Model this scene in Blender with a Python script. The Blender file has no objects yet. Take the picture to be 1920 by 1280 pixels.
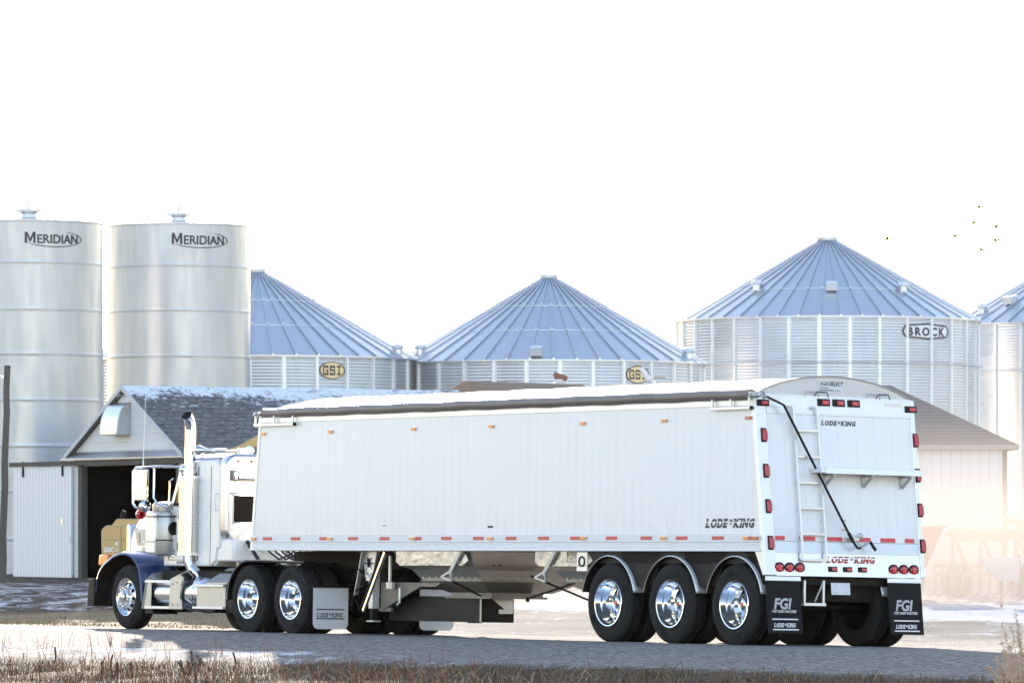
import bpy, bmesh, math, random
import numpy as np
from mathutils import Vector, Matrix
random.seed(7)
rng = np.random.default_rng(7)
R = math.radians
SC = bpy.context.scene
COL = SC.collection

# ------------------------------------------------------------------ camera
F, CX, YH = 10230.0, 960.0, 1003.0          # focal length and horizon, in pixels of the 1920 wide photograph
cam_d = bpy.data.cameras.new('camera'); cam = bpy.data.objects.new('camera', cam_d); COL.objects.link(cam)
cam_d.sensor_width = 36.0; cam_d.lens = F / 1920 * 36.0
cam_d.shift_y = (YH - 640) / 1920.0
cam_d.clip_end = 5000; cam_d.clip_start = 0.5
cam.location = (0, 0, 0); cam.rotation_euler = (R(90), 0, 0)
cam_d.dof.use_dof = True; cam_d.dof.focus_distance = 76.0; cam_d.dof.aperture_fstop = 7.0
SC.camera = cam

# ------------------------------------------------------------------ light
SUN_EL, SUN_AZ = R(10.5), R(-3.5)           # low sun straight behind the truck, a touch to the left
W = bpy.data.worlds.new('World'); SC.world = W; W.use_nodes = True
nt = W.node_tree; nt.nodes.clear()
sky = nt.nodes.new('ShaderNodeTexSky'); sky.sky_type = 'NISHITA'; sky.sun_disc = False
sky.sun_elevation = SUN_EL; sky.sun_rotation = SUN_AZ
sky.air_density = 1.0; sky.dust_density = 0.5; sky.ozone_density = 1.0; sky.altitude = 200
bg = nt.nodes.new('ShaderNodeBackground'); bg.inputs['Strength'].default_value = 0.15
out = nt.nodes.new('ShaderNodeOutputWorld')
tint = nt.nodes.new('ShaderNodeMix'); tint.data_type = 'RGBA'; tint.blend_type = 'MULTIPLY'; tint.inputs[0].default_value = 1; tint.inputs[7].default_value = (1.055, .962, 1.0, 1)
nt.links.new(sky.outputs[0], tint.inputs[6]); nt.links.new(tint.outputs[2], bg.inputs[0]); nt.links.new(bg.outputs[0], out.inputs[0])
sd = Vector((math.sin(SUN_AZ) * math.cos(SUN_EL), math.cos(SUN_AZ) * math.cos(SUN_EL), math.sin(SUN_EL)))
sun_d = bpy.data.lights.new('sun', 'SUN'); sun_d.energy = 3.2; sun_d.angle = R(0.5); sun_d.color = (1.0, 0.88, 0.74)
sun = bpy.data.objects.new('sun', sun_d); COL.objects.link(sun)
sun.rotation_euler = (-sd).to_track_quat('-Z', 'Y').to_euler()
SC.view_settings.view_transform = 'Standard'; SC.view_settings.look = 'None'
SC.view_settings.exposure = 1.96; SC.view_settings.gamma = 1.0
SC.cycles.max_bounces = 8; SC.cycles.diffuse_bounces = 3; SC.cycles.glossy_bounces = 4
SC.cycles.transmission_bounces = 3; SC.cycles.volume_bounces = 1; SC.cycles.transparent_max_bounces = 8
SC.cycles.sample_clamp_indirect = 6.0

# ------------------------------------------------------------------ mesh helpers
class B:
    """collects shapes; build() links them as ONE mesh object"""
    def __init__(s): s.v = []; s.f = []
    def add(s, vs, fs):
        o = len(s.v); s.v += [tuple(float(c) for c in p) for p in vs]; s.f += [tuple(i + o for i in f) for f in fs]; return s
    def box(s, x0, x1, y0, y1, z0, z1):
        return s.hexa([(x0,y0,z0),(x1,y0,z0),(x1,y1,z0),(x0,y1,z0),(x0,y0,z1),(x1,y0,z1),(x1,y1,z1),(x0,y1,z1)])
    def hexa(s, p):
        return s.add(p, [(0,3,2,1),(4,5,6,7),(0,1,5,4),(1,2,6,5),(2,3,7,6),(3,0,4,7)])
    def prism(s, poly, d):
        n = len(poly); P = [Vector(p) for p in poly]; d = Vector(d)
        return s.add([tuple(p) for p in P] + [tuple(p + d) for p in P],
                     [tuple(range(n))[::-1], tuple(range(n, 2*n))] + [(i, (i+1) % n, n + (i+1) % n, n + i) for i in range(n)])
    def bar(s, p, q, w, h=None, up=(0,0,1)):
        h = h or w; p = Vector(p); q = Vector(q); d = (q - p).normalized(); u = Vector(up)
        if abs(d.dot(u)) > .98: u = Vector((1,0,0))
        a = d.cross(u).normalized() * w / 2; b = a.cross(d).normalized() * h / 2
        return s.hexa([p-a-b, p+a-b, p+a+b, p-a+b, q-a-b, q+a-b, q+a+b, q-a+b])
    def tube(s, pts, r, n=8, cap=True):
        P = [Vector(p) for p in pts]; rs = r if isinstance(r, (list, tuple)) else [r] * len(P)
        vs = []; fs = []; a = None
        for i, p in enumerate(P):
            d = (P[min(i+1, len(P)-1)] - P[max(i-1, 0)]).normalized()
            if a is None:
                a = d.orthogonal().normalized()
            else:
                a = (a - d * a.dot(d)).normalized()
            b = d.cross(a)
            for k in range(n):
                t = 2*math.pi*k/n; vs.append(p + (a*math.cos(t) + b*math.sin(t)) * rs[i])
        for i in range(len(P)-1):
            for k in range(n): fs.append((i*n+k, i*n+(k+1) % n, (i+1)*n+(k+1) % n, (i+1)*n+k))
        if cap: fs += [tuple(range(n))[::-1], tuple(range((len(P)-1)*n, len(P)*n))]
        return s.add(vs, fs)
    def lathe(s, prof, o=(0,0,0), ax=(0,0,1), n=32, cap0=False, cap1=False):
        ax = Vector(ax).normalized(); a = ax.orthogonal().normalized(); b = ax.cross(a); o = Vector(o); vs = []; fs = []
        for r, h in prof:
            for k in range(n):
                t = 2*math.pi*k/n; vs.append(o + ax*h + (a*math.cos(t) + b*math.sin(t))*r)
        m = len(prof)
        for i in range(m-1):
            for k in range(n): fs.append((i*n+k, i*n+(k+1) % n, (i+1)*n+(k+1) % n, (i+1)*n+k))
        if cap0: fs.append(tuple(range(n))[::-1])
        if cap1: fs.append(tuple(range((m-1)*n, m*n)))
        return s.add(vs, fs)
    def grid(s, fn, us, vs_):
        nu, nv = len(us), len(vs_)
        P = [fn(u, v) for u in us for v in vs_]
        return s.add(P, [(i*nv+j, (i+1)*nv+j, (i+1)*nv+j+1, i*nv+j+1) for i in range(nu-1) for j in range(nv-1)])
    def ball(s, c, r, n=12, sc=(1,1,1)):
        m = n//2; vs = []; c = Vector(c)
        pr = [(math.sin(math.pi*i/m), -math.cos(math.pi*i/m)) for i in range(m+1)]
        pr[0] = (1e-3, -1); pr[-1] = (1e-3, 1); o = len(s.v)
        s.lathe([(a*r, b*r) for a, b in pr], (0,0,0), (0,0,1), n)
        for i in range(o, len(s.v)):
            x, y, z = s.v[i]; s.v[i] = (c.x + x*sc[0], c.y + y*sc[1], c.z + z*sc[2])
        return s
    def build(s, name, mat, parent=None, smooth=35, bevel=0, off=(0,0,0), recalc=True, seg=2):
        me = bpy.data.meshes.new(name)
        vs = np.array(s.v, dtype=float) - np.array(off, dtype=float)
        me.from_pydata(vs.tolist(), [], s.f); 
        if recalc:
            bm = bmesh.new(); bm.from_mesh(me); bmesh.ops.recalc_face_normals(bm, faces=bm.faces); bm.to_mesh(me); bm.free()
        me.materials.append(mat)
        if smooth:
            me.polygons.foreach_set('use_smooth', [True]*len(me.polygons))
            me.set_sharp_from_angle(angle=R(smooth))
        o = bpy.data.objects.new(name, me); COL.objects.link(o)
        if parent: o.parent = parent
        if bevel:
            m = o.modifiers.new('bevel', 'BEVEL'); m.width = bevel; m.segments = seg; m.limit_method = 'ANGLE'; m.angle_limit = R(40)
        return o

def tag(o, label=None, cat=None, group=None, kind=None):
    for k, v in (('label', label), ('category', cat), ('group', group), ('kind', kind)):
        if v: o[k] = v
    return o
def empty(name, loc=(0,0,0), rz=0, parent=None):
    o = bpy.data.objects.new(name, None); COL.objects.link(o); o.location = loc; o.rotation_euler = (0,0,rz)
    o.empty_display_size = .2
    if parent: o.parent = parent
    return o
def copy_tree(o, parent=None):
    c = o.copy(); COL.objects.link(c)
    c.parent = parent
    for ch in list(o.children): copy_tree(ch, c)
    return c
def at(px, py, D):                       # a point of the photograph at D metres from the camera
    return Vector(((px-CX)/F*D, D, (YH-py)/F*D))

def flat(splines, extrude=0.0):
    """fills closed 2-D outlines (inner ones become holes) -> verts, faces"""
    cu = bpy.data.curves.new('tmp', 'CURVE'); cu.dimensions = '2D'; cu.fill_mode = 'BOTH'; cu.extrude = extrude
    for sp in splines:
        q = cu.splines.new('POLY'); q.points.add(len(sp)-1); q.use_cyclic_u = True
        for i, p in enumerate(sp): q.points[i].co = (p[0], p[1], 0, 1)
    return _curve_mesh(cu)
def _curve_mesh(cu):
    o = bpy.data.objects.new('tmp', cu); COL.objects.link(o)
    bpy.context.view_layer.update()
    me = bpy.data.meshes.new_from_object(o.evaluated_get(bpy.context.evaluated_depsgraph_get()))
    vs = [tuple(v.co) for v in me.vertices]; fs = [tuple(p.vertices) for p in me.polygons]
    bpy.data.objects.remove(o); bpy.data.curves.remove(cu); bpy.data.meshes.remove(me)
    return vs, fs
def text(body, h, bold=0.0, shear=0.0, sx=1.0, gap=1.0):
    """lettering as a flat mesh, cap height h, starting at x=0"""
    cu = bpy.data.curves.new('tmp', 'FONT'); cu.body = body; cu.size = 1.0; cu.offset = bold; cu.shear = shear
    cu.space_character = gap; cu.resolution_u = 3
    vs, fs = _curve_mesh(cu)
    y1 = max(v[1] for v in vs); y0 = 0.0; x0 = min(v[0] for v in vs)
    k = h / (y1 - y0)
    return [((v[0]-x0)*k*sx, v[1]*k) for v in vs], fs
def circ(r, n, cx=0, cy=0, ry=None, a=0):
    return [(cx + r*math.cos(a+2*math.pi*i/n), cy + (ry or r)*math.sin(a+2*math.pi*i/n)) for i in range(n)]
def poly2(b, vf, fn):                    # put a flat 2-D mesh into B through fn(x, y) -> 3-D
    vs, fs = vf; b.add([fn(v[0], v[1]) for v in vs], fs); return b

# ------------------------------------------------------------------ materials
def mk(name):
    m = bpy.data.materials.new(name); m.use_nodes = True; n = m.node_tree
    return m, n, n.nodes['Principled BSDF'], n.nodes, n.links
def noise(n, scale, detail=4, co=None, rough=.55, dist=0):
    t = n.nodes.new('ShaderNodeTexNoise'); t.inputs['Scale'].default_value = scale; t.inputs['Detail'].default_value = detail
    t.inputs['Roughness'].default_value = rough; t.inputs['Distortion'].default_value = dist
    if co is not None: n.links.new(co, t.inputs['Vector'])
    return t.outputs['Fac']
def coord(n, kind='Object', sc=None):
    t = n.nodes.new('ShaderNodeTexCoord'); o = t.outputs[kind]
    if sc:
        mp = n.nodes.new('ShaderNodeMapping'); mp.inputs['Scale'].default_value = sc; n.links.new(o, mp.inputs['Vector']); o = mp.outputs[0]
    return o
def ramp(n, fac, stops):
    t = n.nodes.new('ShaderNodeValToRGB'); e = t.color_ramp.elements
    while len(e) < len(stops): e.new(.5)
    for i, (p, c) in enumerate(stops):
        e[i].position = p; e[i].color = (*(c if isinstance(c, (tuple, list)) else (c, c, c)), 1)
    n.links.new(fac, t.inputs[0]); return t.outputs[0]
def mixc(n, fac, a, b, mode='MIX'):
    t = n.nodes.new('ShaderNodeMix'); t.data_type = 'RGBA'; t.blend_type = mode
    for sock, val in ((t.inputs[0], fac), (t.inputs[6], a), (t.inputs[7], b)):
        if hasattr(val, 'is_linked'): n.links.new(val, sock)
        elif isinstance(val, (int, float)): sock.default_value = val
        else: sock.default_value = (*val, 1)
    return t.outputs[2]
def mth(n, op, a, b=None, c=None):
    t = n.nodes.new('ShaderNodeMath'); t.operation = op
    for i, v in enumerate((a, b, c)):
        if v is None: continue
        if hasattr(v, 'is_linked'): n.links.new(v, t.inputs[i])
        else: t.inputs[i].default_value = v
    return t.outputs[0]
def bump(n, h, strength=.3, dist=.02):
    t = n.nodes.new('ShaderNodeBump'); t.inputs['Strength'].default_value = strength; t.inputs['Distance'].default_value = dist
    n.links.new(h, t.inputs['Height']); return t.outputs[0]
def pm(name, col, rough=.5, metal=0, var=.12, scale=3.0, bs=0, bscale=30, bdist=.005, coat=0, rvar=.08, spec=None, sc=None):
    m, n, p, _, L = mk(name); co = coord(n, 'Object', sc)
    f = noise(n, scale, 5, co)
    c = mixc(n, f, tuple(x*(1-var) for x in col), tuple(min(1, x*(1+var)) for x in col))
    L.new(c, p.inputs['Base Color'])
    rr = n.nodes.new('ShaderNodeMapRange'); rr.inputs[3].default_value = max(0.02, rough-rvar); rr.inputs[4].default_value = min(1, rough+rvar)
    L.new(noise(n, scale*2.3, 3, co), rr.inputs[0]); L.new(rr.outputs[0], p.inputs['Roughness'])
    p.inputs['Metallic'].default_value = metal; p.inputs['Coat Weight'].default_value = coat; p.inputs['Coat Roughness'].default_value = .06
    if spec is not None: p.inputs['Specular IOR Level'].default_value = spec
    if bs: L.new(bump(n, noise(n, bscale, 4, co), bs, bdist), p.inputs['Normal'])
    return m
M = {}
M['legsteel'] = pm('dark_brown_steel', (.22,.195,.17), .5, .5, .3, 4)  # darker and browner than the other steel
M['chrome'] = pm('chrome', (.78,.79,.80), .10, 1, .04, 4, rvar=.04)
M['aluminium'] = pm('polished_aluminium', (.66,.66,.655), .26, 1, .10, 2.5)
M['alu_dull'] = pm('dull_aluminium', (.44,.44,.435), .40, .9, .14, 4)
M['hopper'] = pm('mill_finish_hopper', (.62,.585,.53), .42, .9, .14, 2.0, .3, 1.2, .06)
M['alu_wavy'] = pm('rippled_aluminium', (.36,.37,.395), .27, 1, .14, 2.0, .55, .9, .10)
M['alu_white'] = pm('pale_aluminium_trim', (.72,.73,.74), .35, .55, .06, 4)
M['steel'] = pm('galvanised_step', (.45,.46,.47), .45, .8, .18, 6)
M['white'] = pm('white_paint', (.80,.80,.79), .28, 0, .03, 1.5, coat=.4)
M['flapwhite'] = pm('white_flap_vinyl', (.62,.64,.68), .5, 0, .05, 2)
M['blue'] = pm('blue_metallic_paint', (.004,.027,.105), .24, .15, .12, 3, coat=1)
M['rubber'] = pm('tyre_rubber', (.021,.0195,.0185), .85, 0, .35, 3, .25, 40, .004, spec=.25)
M['black'] = pm('black_paint', (.010,.009,.009), .5, 0, .3, 3, spec=.2)
M['liner'] = pm('dark_liner', (.022,.017,.013), .9, 0, .3, 4, spec=.1)
M['blackflap'] = pm('black_rubber_flap', (.010,.010,.011), .6, 0, .25, 3, .15, 60, .002, spec=.15)
M['frame'] = pm('chassis_black', (.015,.012,.010), .65, 0, .35, 4, spec=.2)
M['decalblack'] = pm('black_decal', (.03,.033,.04), .5, 0, .1, 8)
M['decalred'] = pm('red_decal', (.42,.025,.03), .4, 0, .1, 8)
M['decalwhite'] = pm('white_print', (.78,.78,.78), .5, 0, .04, 8)
M['tapered'] = pm('red_reflective_tape', (.62,.06,.07), .35, 0, .1, 8)
M['lensred'] = pm('red_lens', (.42,.008,.014), .15, 0, .15, 10, coat=.6)
M['lensdot'] = pm('red_lens_core', (.75,.05,.06), .2, 0, .1, 20, coat=.5)
M['lensamber'] = pm('amber_lens', (.75,.22,.03), .18, 0, .15, 10, coat=.6)
M['glass'] = pm('dark_glass', (.012,.013,.014), .08, 0, .1, 3, spec=.3)
M['mirrorglass'] = pm('mirror_glass', (.42,.48,.46), .04, 1, .03, 3, rvar=.02)
M['tarp'] = pm('roll_tarp_vinyl', (.165,.135,.118), .36, 0, .15, 1.2, .25, 3, .02)
M['copper'] = pm('hose_black', (.012,.012,.012), .4)

def panel_mat(name, ax, pitch, zpitch, col=(.80,.805,.81), smear=.0):
    """white sheet with rows of rivets every 'pitch' metres along the wall"""
    m, n, p, _, L = mk(name); co = coord(n); s = n.nodes.new('ShaderNodeSeparateXYZ'); L.new(co, s.inputs[0])
    a = mth(n, 'ABSOLUTE', mth(n, 'SUBTRACT', mth(n, 'FRACT', mth(n, 'DIVIDE', s.outputs[ax], pitch)), .5))
    b = mth(n, 'ABSOLUTE', mth(n, 'SUBTRACT', mth(n, 'FRACT', mth(n, 'DIVIDE', s.outputs[2], zpitch)), .5))
    d = mth(n, 'SQRT', mth(n, 'ADD', mth(n, 'POWER', mth(n, 'MULTIPLY', a, pitch), 2), mth(n, 'POWER', mth(n, 'MULTIPLY', b, zpitch), 2)))
    dot = mth(n, 'LESS_THAN', d, .0085)
    seam = mth(n, 'MULTIPLY', mth(n, 'LESS_THAN', mth(n, 'MULTIPLY', a, pitch), .0025), .06)
    base = mixc(n, noise(n, .7, 5, co), tuple(c*.965 for c in col), tuple(min(1, c*1.02) for c in col))
    st = noise(n, 1.0, 4, coord(n, 'Object', (7, 7, .55)))             # thin vertical dirt runs
    base = mixc(n, mth(n, 'MULTIPLY', ramp(n, st, [(.56, 0), (.75, 1)]), .10), base, (.42,.44,.48))
    gr = mth(n, 'MULTIPLY', mth(n, 'MAXIMUM', mth(n, 'SUBTRACT', 1, mth(n, 'DIVIDE', mth(n, 'SUBTRACT', s.outputs[2], 1.45), .55)), 0), ramp(n, noise(n, 1.0, 5, coord(n, 'Object', (3, 3, 1.6)), .6, .8), [(.42, 0), (.72, 1)]))
    base = mixc(n, mth(n, 'MULTIPLY', gr, .30), base, (.36,.38,.42))                                 # rippled ground reflection, with some dirt, painted along the lower edge
    c = mixc(n, mth(n, 'MAXIMUM', mth(n, 'MULTIPLY', dot, .5), seam), base, (.33,.34,.36))
    L.new(c, p.inputs['Base Color']); p.inputs['Roughness'].default_value = .3; p.inputs['Coat Weight'].default_value = .25; p.inputs['Coat Roughness'].default_value = .12
    L.new(bump(n, noise(n, 1.3, 2, co), .06, .02), p.inputs['Normal'])
    return m
M['side'] = panel_mat('white_side_sheet', 1, .203, .058)
M['rear'] = panel_mat('white_rear_sheet', 0, .305, .062)
M['rail'] = pm('white_bottom_rail', (.74,.75,.77), .35, 0, .05, 2)

def text_on(parent, body, mat, fn, h, name='lettering', off=(0,0,0), **k):
    b = B(); poly2(b, text(body, h, **k), fn); return b.build(name, mat, parent, smooth=0, off=off, recalc=False)

LKW = 6.9
def lode_king(b, fn, w, bold=.055):
    """the serif italic name with a small crown between the words; total width w; fn(x, y, lift)"""
    h = w / LKW; x = 0.0; sh = .28
    def letter(ch, x):
        vs, fs = text(ch, h, bold=bold, sx=1.04)
        wd = max(v[0] for v in vs)
        b.add([fn(x + v[0] + sh*v[1], v[1], 0) for v in vs], fs)
        ser = []
        st = .2*h
        if ch in 'LDEKIN': ser += [(-.13*h, st + .12*h, 0), (-.13*h, st + .12*h, .87*h)]
        if ch in 'KN': ser += [(wd - st - .1*h, wd + .1*h, .9*h if ch == 'N' else 0), ]
        if ch == 'K': ser += [(wd - st - .08*h, wd + .06*h, .9*h)]
        for s0, s1, y in ser:
            q = [(s0, y), (s1, y), (s1, y + .13*h), (s0, y + .13*h)]
            b.add([fn(x + a + sh*c, c, 1) for a, c in q], [(0,1,2,3)])
        return x + wd + .17*h
    for ch in 'LODE': x = letter(ch, x)
    cx = x + .02*h; cw = .95*h                                  # crown
    pts = [(0,.95),(.2,.62),(.3,1.0),(.42,.62),(.5,1.02),(.58,.62),(.7,1.0),(.8,.62),(1,.95),(.84,.5),(.16,.5)]
    vs, fs = flat([[(cx + a*cw, c*h) for a, c in pts]])
    b.add([fn(v[0] + sh*v[1], v[1], 0) for v in vs], fs)
    b.add([fn(a + sh*c, c, 0) for a, c in ((cx+.2*cw,.34*h),(cx+.8*cw,.34*h),(cx+.8*cw,.43*h),(cx+.2*cw,.43*h))], [(0,1,2,3)])
    x = cx + cw + .16*h
    for ch in 'KING': x = letter(ch, x)
    return x

LKW = lode_king(B(), lambda x, y, l: (x, y, l), LKW) + .28

def galv_sheets(name, col, rough, nang, dz, metal=.9, spread=.10):
    m, n, p, _, L = mk(name); co = coord(n); s = n.nodes.new('ShaderNodeSeparateXYZ'); L.new(co, s.inputs[0])
    ang = mth(n, 'FLOOR', mth(n, 'MULTIPLY', mth(n, 'ARCTAN2', s.outputs[1], s.outputs[0]), nang/6.28319))
    row = mth(n, 'FLOOR', mth(n, 'DIVIDE', s.outputs[2], dz)); cb = n.nodes.new('ShaderNodeCombineXYZ'); L.new(ang, cb.inputs[0]); L.new(row, cb.inputs[1])
    wn = n.nodes.new('ShaderNodeTexWhiteNoise'); L.new(cb.outputs[0], wn.inputs['Vector'])
    f = mth(n, 'ADD', mth(n, 'MULTIPLY', wn.outputs['Value'], .6), mth(n, 'MULTIPLY', noise(n, 1.6, 6, co, .65), .5))
    st = ramp(n, noise(n, 1.0, 5, coord(n, 'Object', (5, 5, .5))), [(.55, 0), (.75, 1)])
    c = mixc(n, f, tuple(x*(1-spread) for x in col), tuple(x*(1+spread) for x in col)); c = mixc(n, mth(n, 'MULTIPLY', st, .22), c, (.33,.33,.35))
    L.new(c, p.inputs['Base Color']); p.inputs['Metallic'].default_value = metal
    r_ = n.nodes.new('ShaderNodeMapRange'); r_.inputs[3].default_value = rough-.07; r_.inputs[4].default_value = rough+.09; L.new(f, r_.inputs[0]); L.new(r_.outputs[0], p.inputs['Roughness'])
    L.new(bump(n, noise(n, 1.1, 3, co), .12, .03), p.inputs['Normal'])
    return m
# ------------------------------------------------------------------ the road frame the truck stands in
# local axes of truck and trailer: x = across (0 at the near side, + away), y = forward, z = up
uu = Vector((-.55025991, .83499228, -.00138757)); rr_ = Vector((.83484551, .55013039, -.01973664)); nn = Vector((.0157166, .01201869, .99980425))
O = Vector((2.93685239, 74.0, -1.48289345))
TM = Matrix(((rr_.x, uu.x, nn.x), (rr_.y, uu.y, nn.y), (rr_.z, uu.z, nn.z)))
def truck_root(name, off):
    o = empty(name); p = O + TM @ Vector(off)
    o.matrix_world = Matrix.Translation(p) @ TM.to_4x4(); return o

# ------------------------------------------------------------------ wheels (built once, axis along x, outside towards -x)
def disc_with_holes(r0, r1, nh, rh, hr, hfun, n=48, rot=0):
    sp = [circ(r1, n), circ(r0, 24)]
    for k in range(nh):
        a = rot + 2*math.pi*k/nh; sp.append(circ(rh, 12, hr*math.cos(a), hr*math.sin(a)))
    vs, fs = flat(sp)
    return [(hfun(math.hypot(v[0], v[1])), v[0], v[1]) for v in vs], fs
def tyre_b(R_, r_in, w, x0, drive=False):
    b = B(); c = x0 + w/2; hw = w/2
    prof = [(r_in, x0+.025), (r_in+.02, x0+.012), (r_in+.06, x0+.004), (r_in+(R_-r_in)*.5, x0-.006), (R_-.05, x0+.010), (R_-.022, x0+.024), (R_-.006, x0+.040)]
    gr = [.068, .112, .156, .2] if not drive else [.06, .14, .22]
    for g in gr:
        if g > w-.05: continue
        prof += [(R_, x0+g-.008), (R_-.016, x0+g-.006), (R_-.016, x0+g+.006), (R_, x0+g+.008)]
    prof += [(R_-.006, x0+w-.04), (R_-.022, x0+w-.024), (R_-.05, x0+w-.01), (r_in+(R_-r_in)*.5, x0+w+.006), (r_in+.06, x0+w-.004), (r_in, x0+w-.025)]
    b.lathe([(r, h) for r, h in prof], (0,0,0), (1,0,0), 72)
    if drive:                                    # lugs round the shoulders
        for k in range(60):
            a = 2*math.pi*k/60; ca, sa = math.cos(a), math.sin(a)
            for xx in (x0+.012, x0+w-.062):
                P = []
                for dr in (-.03, .008):
                    for da in (-.028, .028):
                        for dx in (0, .05):
                            rr = R_ + dr - (.014 if (dx == 0) == (xx < c) else 0); aa = a + da
                            P.append((xx+dx, rr*math.cos(aa), rr*math.sin(aa)))
                b.hexa([P[0],P[1],P[3],P[2],P[4],P[5],P[7],P[6]])
    return b
def ring_letters(b, words, r, h, x, a0):         # moulded lettering on the sidewall is left as plain raised ribs
    for k in range(words):
        a = a0 + k*.05
        b.bar((x, r*math.cos(a), r*math.sin(a)), (x, (r+h)*math.cos(a), (r+h)*math.sin(a)), .012, .004, (1,0,0))
def dual_wheel(kind, parent):
    tr = kind == 'trailer'
    R_ = .555 if tr else .525; ri = .318 if tr else .292; lip = ri + .012
    w = empty('wheel', parent=parent)
    tb = tyre_b(R_, ri, .275, .015, not tr); ring_letters(tb, 7, ri+.09, .05, .006, 1.2); ring_letters(tb, 7, ri+.09, .05, .006, 4.2)
    tb.build('tyre', M['rubber'], w, smooth=40)
    tyre_b(R_, ri, .275, .345, not tr).build('tyre', M['rubber'], w, smooth=40)
    b = B()
    b.lathe([(lip, .030), (lip+.006, .018), (lip, .008), (ri-.004, .012), (ri-.012, .05), (ri-.022, .10), (ri-.05, .14), (ri-.058, .235), (ri-.075, .262)], (0,0,0), (1,0,0), 64)
    hf = lambda r: .262 - .03*max(0, min(1, (ri-.075-r)/.09))
    vs, fs = disc_with_holes(.115, ri-.075, 8 if tr else 10, .031, ri-.118, hf, rot=.2); b.add(vs, fs)
    b.build('rim', M['chrome' if tr else 'chrome'], w, smooth=40, recalc=False)
    h = B()
    if tr:
        h.lathe([(.125, .245), (.118, .22), (.10, .205), (.085, .175), (.08, .155), (.06, .145), (.001, .14)], (0,0,0), (1,0,0), 32)
    else:
        h.lathe([(.150, .245), (.142, .225), (.125, .205), (.115, .165), (.09, .125), (.05, .10), (.001, .092)], (0,0,0), (1,0,0), 32)
    for k in range(10):
        a = 2*math.pi*k/10; p = (.145 if tr else .168)
        h.tube([(.25, p*math.cos(a), p*math.sin(a)), (.205, p*math.cos(a), p*math.sin(a))], [.019, .015], 8)
    hub = h.build('hub', M['chrome'], w, smooth=40)
    if tr:
        c = B(); c.lathe([(.034, .15), (.034, .134), (.001, .134)], (0,0,0), (1,0,0), 20); c.build('hub_cap', M['lensred'], w)
    b = B(); b.lathe([(ri-.01, .6), (ri-.02, .40), (ri-.05, .36), (.2, .33), (.19, .29), (.001, .29)], (0,0,0), (1,0,0), 32); b.build('brake_drum', M['frame'], w)
    return w
def steer_wheel(parent):
    R_, ri = .518, .292
    w = empty('wheel', parent=parent)
    tb = tyre_b(R_, ri, .29, .015); ring_letters(tb, 8, ri+.09, .05, .006, 1.0); ring_letters(tb, 8, ri+.09, .05, .006, 4.0)
    tb.build('tyre', M['rubber'], w, smooth=40)
    b = B(); b.lathe([(ri+.012, .032), (ri+.018, .02), (ri+.012, .008), (ri, .014), (ri-.006, .05), (ri-.03, .075)], (0,0,0), (1,0,0), 64)
    hf = lambda r: .075 - .05*max(0, min(1, (ri-.03-r)/.09))
    vs, fs = disc_with_holes(.13, ri-.03, 10, .030, .205, hf, rot=.1); b.add(vs, fs); b.build('rim', M['chrome'], w, smooth=40, recalc=False)
    h = B(); h.lathe([(.135, .03), (.13, .0), (.118, -.02), (.10, -.03), (.094, -.065), (.06, -.085), (.001, -.09)], (0,0,0), (1,0,0), 32)
    for k in range(10):
        a = 2*math.pi*k/10 + .3; p = .148
        h.tube([(.03, p*math.cos(a), p*math.sin(a)), (-.028, p*math.cos(a), p*math.sin(a)), (-.046, p*math.cos(a), p*math.sin(a))], [.019, .018, .011], 10)
    h.build('hub', M['chrome'], w, smooth=40)
    b = B(); b.lathe([(ri-.01, .3), (ri-.03, .12), (.2, .1), (.001, .1)], (0,0,0), (1,0,0), 32); b.build('brake_drum', M['frame'], w)
    return w
def right_side(w, loc, parent):
    c = copy_tree(w, parent); c.location = loc; c.rotation_euler = (0, 0, math.pi); return c

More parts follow.
